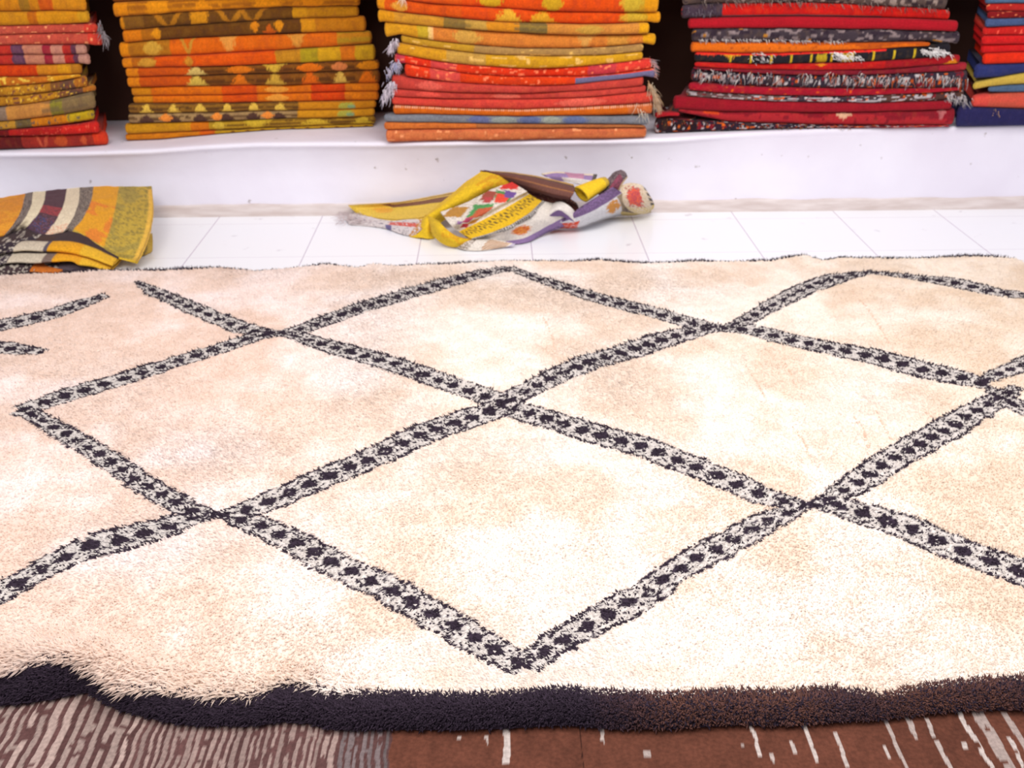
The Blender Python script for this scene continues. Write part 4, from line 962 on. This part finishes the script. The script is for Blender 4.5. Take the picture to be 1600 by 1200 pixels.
def folded_pile():
    g = 'kilims folded on the floor at the left'
    # top one: a broad banded flap
    b = ground(90, 380, 0.0)
    cols_t = [(-40,314),(0,309),(40,302),(52,300),(72,298),(105,295),(125,293),(147,291),(187,291),(237,291)]
    cols_b = [(-75,396),(-30,382),(0,375),(18,366),(38,359),(65,373),(95,368),(110,366),(160,396),(212,411)]
    zb = [.06,.07,.075,.08,.085,.075,.078,.08,.05,.035]
    rows = []
    for k, t in enumerate((0, .3, .62, .88, 1)):
        r = []
        for i, ((xa, ya), (xb, yb), z1) in enumerate(zip(cols_t, cols_b, zb)):
            bow = 9*math.sin(math.pi*t)*(1 if 1 < i < 8 else .4)
            if i == 9: bow = 12*math.sin(math.pi*t)
            z0 = 0.145
            zz = z0+(z1-z0)*t**1.2 + (0.012*math.sin(math.pi*min(t, 1)))
            if t == 1: zz = z1-0.006
            r.append((xa+(xb-xa)*t+bow, ya+(yb-ya)*t, zz))
        rows.append(r)
    SG = [C(224,160,40), C(222,150,44), C(136,122,112), C(222,208,176), C(84,56,64), C(224,208,178), C(140,126,112), C(226,158,34), C(188,158,60)]
    def c_top(U, V, u, v):
        a = fill(U, SG[0]); k = np.clip(U.astype(int), 0, 8)
        for i, c in enumerate(SG): a[k == i] = c
        n = vnoise(U*30, V*26, 3); n2 = fbm(U*2.5, V*3, 6, 2)
        for i in (2, 6): put(a, (k == i) & (n > .55), C(92, 80, 76))
        put(a, (k == 4) & (n > .68) & (V > 2), C(70, 74, 116)); put(a, (k == 4) & (np.abs(V-1.5) < .28) & (n > .2), C(150, 62, 66)); put(a, (k == 4) & (V > 1.9) & (n < .3), C(120, 76, 92))
        put(a, (k == 5) & (V > 2.4) & (n > .5), C(222, 170, 140))
        put(a, (k == 7) & (n2 > .5) & (V > 1) & (V < 3.3), C(226, 132, 44)); put(a, (k == 7) & (V > 3.1), C(214, 176, 66)); put(a, (k <= 1) & (n2 > .5), C(214, 138, 44))
        put(a, (k == 8) & (n2 > .52), C(168, 146, 66)); put(a, (k == 8) & (n > .66), C(146, 126, 58))
        put(a, (u > .985) & (V > .1), C(226, 178, 70)); put(a, (V > 3.75) & (U > 7), C(224, 182, 44)); put(a, (V > 3.7) & (U < 4) & (n > .4), C(214, 200, 160))
        return a
    r1 = tag(empty('folded_kilim', b), 'banded orange, cream and dark kilim folded on top of the pile on the floor', 'rug', g)
    o = panel('top_flap', rows, r1, c_top, m=20, thick=0.010, seed=31, rough=0.003)
    n = 60; q = np.stack([RNG.uniform(0, 36, n), RNG.uniform(0, 1, n)], 1)
    base = np.array([ground(a, 374-a*.38, .076) for a, _ in q])
    strands('fringe', base, np.stack([RNG.normal(-.2, .3, n), RNG.normal(-.6, .2, n), RNG.normal(-.5, .3, n)], 1), .022, .0014, np.repeat(C(206, 186, 150)[None], n, 0)*(0.6+0.5*RNG.random(n))[:, None], r1)
    rebase(r1, b)
    def slab(name, fr, root, segs, seed, deep=0.24, dz=0.0):
        """fr: front edge points (px, top row, bottom row, height of the underside)"""
        up = [(p, t, z+(bt-t)*0.0021) for p, t, bt, z in fr]; lo = [(p, bt, z) for p, t, bt, z in fr]
        def back(p, t, z):
            w = ground(p, t, z); w[1] = min(w[1]+deep, YW-0.05); v = w-np.array([0, 0, HC])
            f = v@_F; return (800+FPX*(v@_R)/f, 600-FPX*(v@_U)/f, z)
        rows = [[back(*q) for q in lo], lo, up, [back(*q) for q in up]]
        def cc(U, V, u, v):
            a = fill(U, segs[-1][1]); pv = 0
            for ue, c in segs: put(a, (u >= pv) & (u < ue), c); pv = ue
            put(a, V > 2.12, C(60, 42, 44)); n = vnoise(U*20, V*9, seed); put(a, (u < segs[0][0]) & (n > .7), C(190, 180, 165)); return a  # top surfaces painted dark as the shade under the fold above
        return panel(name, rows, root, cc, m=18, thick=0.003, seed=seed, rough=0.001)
    b2 = ground(100, 405, 0.0)
    r2 = tag(empty('folded_kilim', b2), 'dark kilim with two wavy yellow folded edges and shade-darkened tops in the middle of the floor pile', 'rug', g)
    dk = C(58, 44, 56); cr = C(206, 192, 168); yl = C(228, 160, 20); y2 = C(228, 176, 40)
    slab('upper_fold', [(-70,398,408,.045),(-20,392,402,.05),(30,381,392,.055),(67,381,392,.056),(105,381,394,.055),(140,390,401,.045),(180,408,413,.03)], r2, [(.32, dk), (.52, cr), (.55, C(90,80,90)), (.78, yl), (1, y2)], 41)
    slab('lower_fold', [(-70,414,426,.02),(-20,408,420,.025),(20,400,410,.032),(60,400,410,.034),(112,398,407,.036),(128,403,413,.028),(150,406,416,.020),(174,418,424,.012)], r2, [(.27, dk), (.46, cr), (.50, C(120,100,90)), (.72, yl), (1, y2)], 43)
    slab('inner_fold', [(-60,390,399,.05),(0,384,398,.055),(40,374,382,.064),(80,372,380,.066),(120,382,390,.052),(150,393,399,.04)], r2, [(.5, C(50,38,48)), (1, C(70,48,40))], 47, deep=.2)  # dark sheet standing in for the shadowed gap below the top flap
    def c_c(U, V, u, v):
        a = fill(U, C(196, 162, 70)); put(a, (u < .6) & (vnoise(U*14, V*14, 5) > .45), C(120, 104, 66)); return a
    panel('corner_fold', [[(218,372,.05),(229,368,.05),(238,364,.05)], [(216,388,.03),(228,384,.03),(239,380,.03)], [(212,404,.0),(227,401,.0),(238,396,.0)]], r2, c_c, seed=49)
    rebase(r2, b2)
    b3 = ground(40, 425, 0.0)
    r3 = tag(empty('folded_kilim', b3), 'dark tufted kilim with an orange folded edge at the bottom of the floor pile', 'rug', g)
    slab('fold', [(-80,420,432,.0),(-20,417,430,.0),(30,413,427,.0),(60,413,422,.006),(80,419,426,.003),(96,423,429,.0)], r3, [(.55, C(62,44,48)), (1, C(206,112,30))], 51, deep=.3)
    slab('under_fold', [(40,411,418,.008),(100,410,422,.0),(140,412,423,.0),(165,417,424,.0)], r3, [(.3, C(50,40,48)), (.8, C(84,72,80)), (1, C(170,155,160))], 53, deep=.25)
    n = 230; x = RNG.uniform(-40, 56, n); y = 414-(x)*.03+RNG.uniform(-2, 9, n)
    base = np.array([ground(a, c, .018) for a, c in zip(x, y)]); pal = np.array([C(205,196,180), C(160,150,150), C(64,50,60), C(206,112,40), C(80,60,70)])
    strands('tufts', base, np.stack([RNG.normal(-.1, .5, n), RNG.normal(-.5, .3, n), RNG.normal(0, .4, n)], 1), .020, .0018, pal[RNG.integers(0, 5, n)], r3)
    n = 110; x = RNG.uniform(85, 200, n); y = 414+(x-85)*.04+RNG.uniform(0, 10, n)
    base = np.array([ground(a, c, .006) for a, c in zip(x, y)])
    strands('fringe', base, np.stack([RNG.normal(.4, .5, n), RNG.normal(-.5, .3, n), RNG.normal(0, .2, n)], 1), .024, .0014, np.repeat(C(190, 176, 186)[None], n, 0)*(0.5+0.5*RNG.random(n))[:, None], r3, droop=.3)
    rebase(r3, b3)
folded_pile()
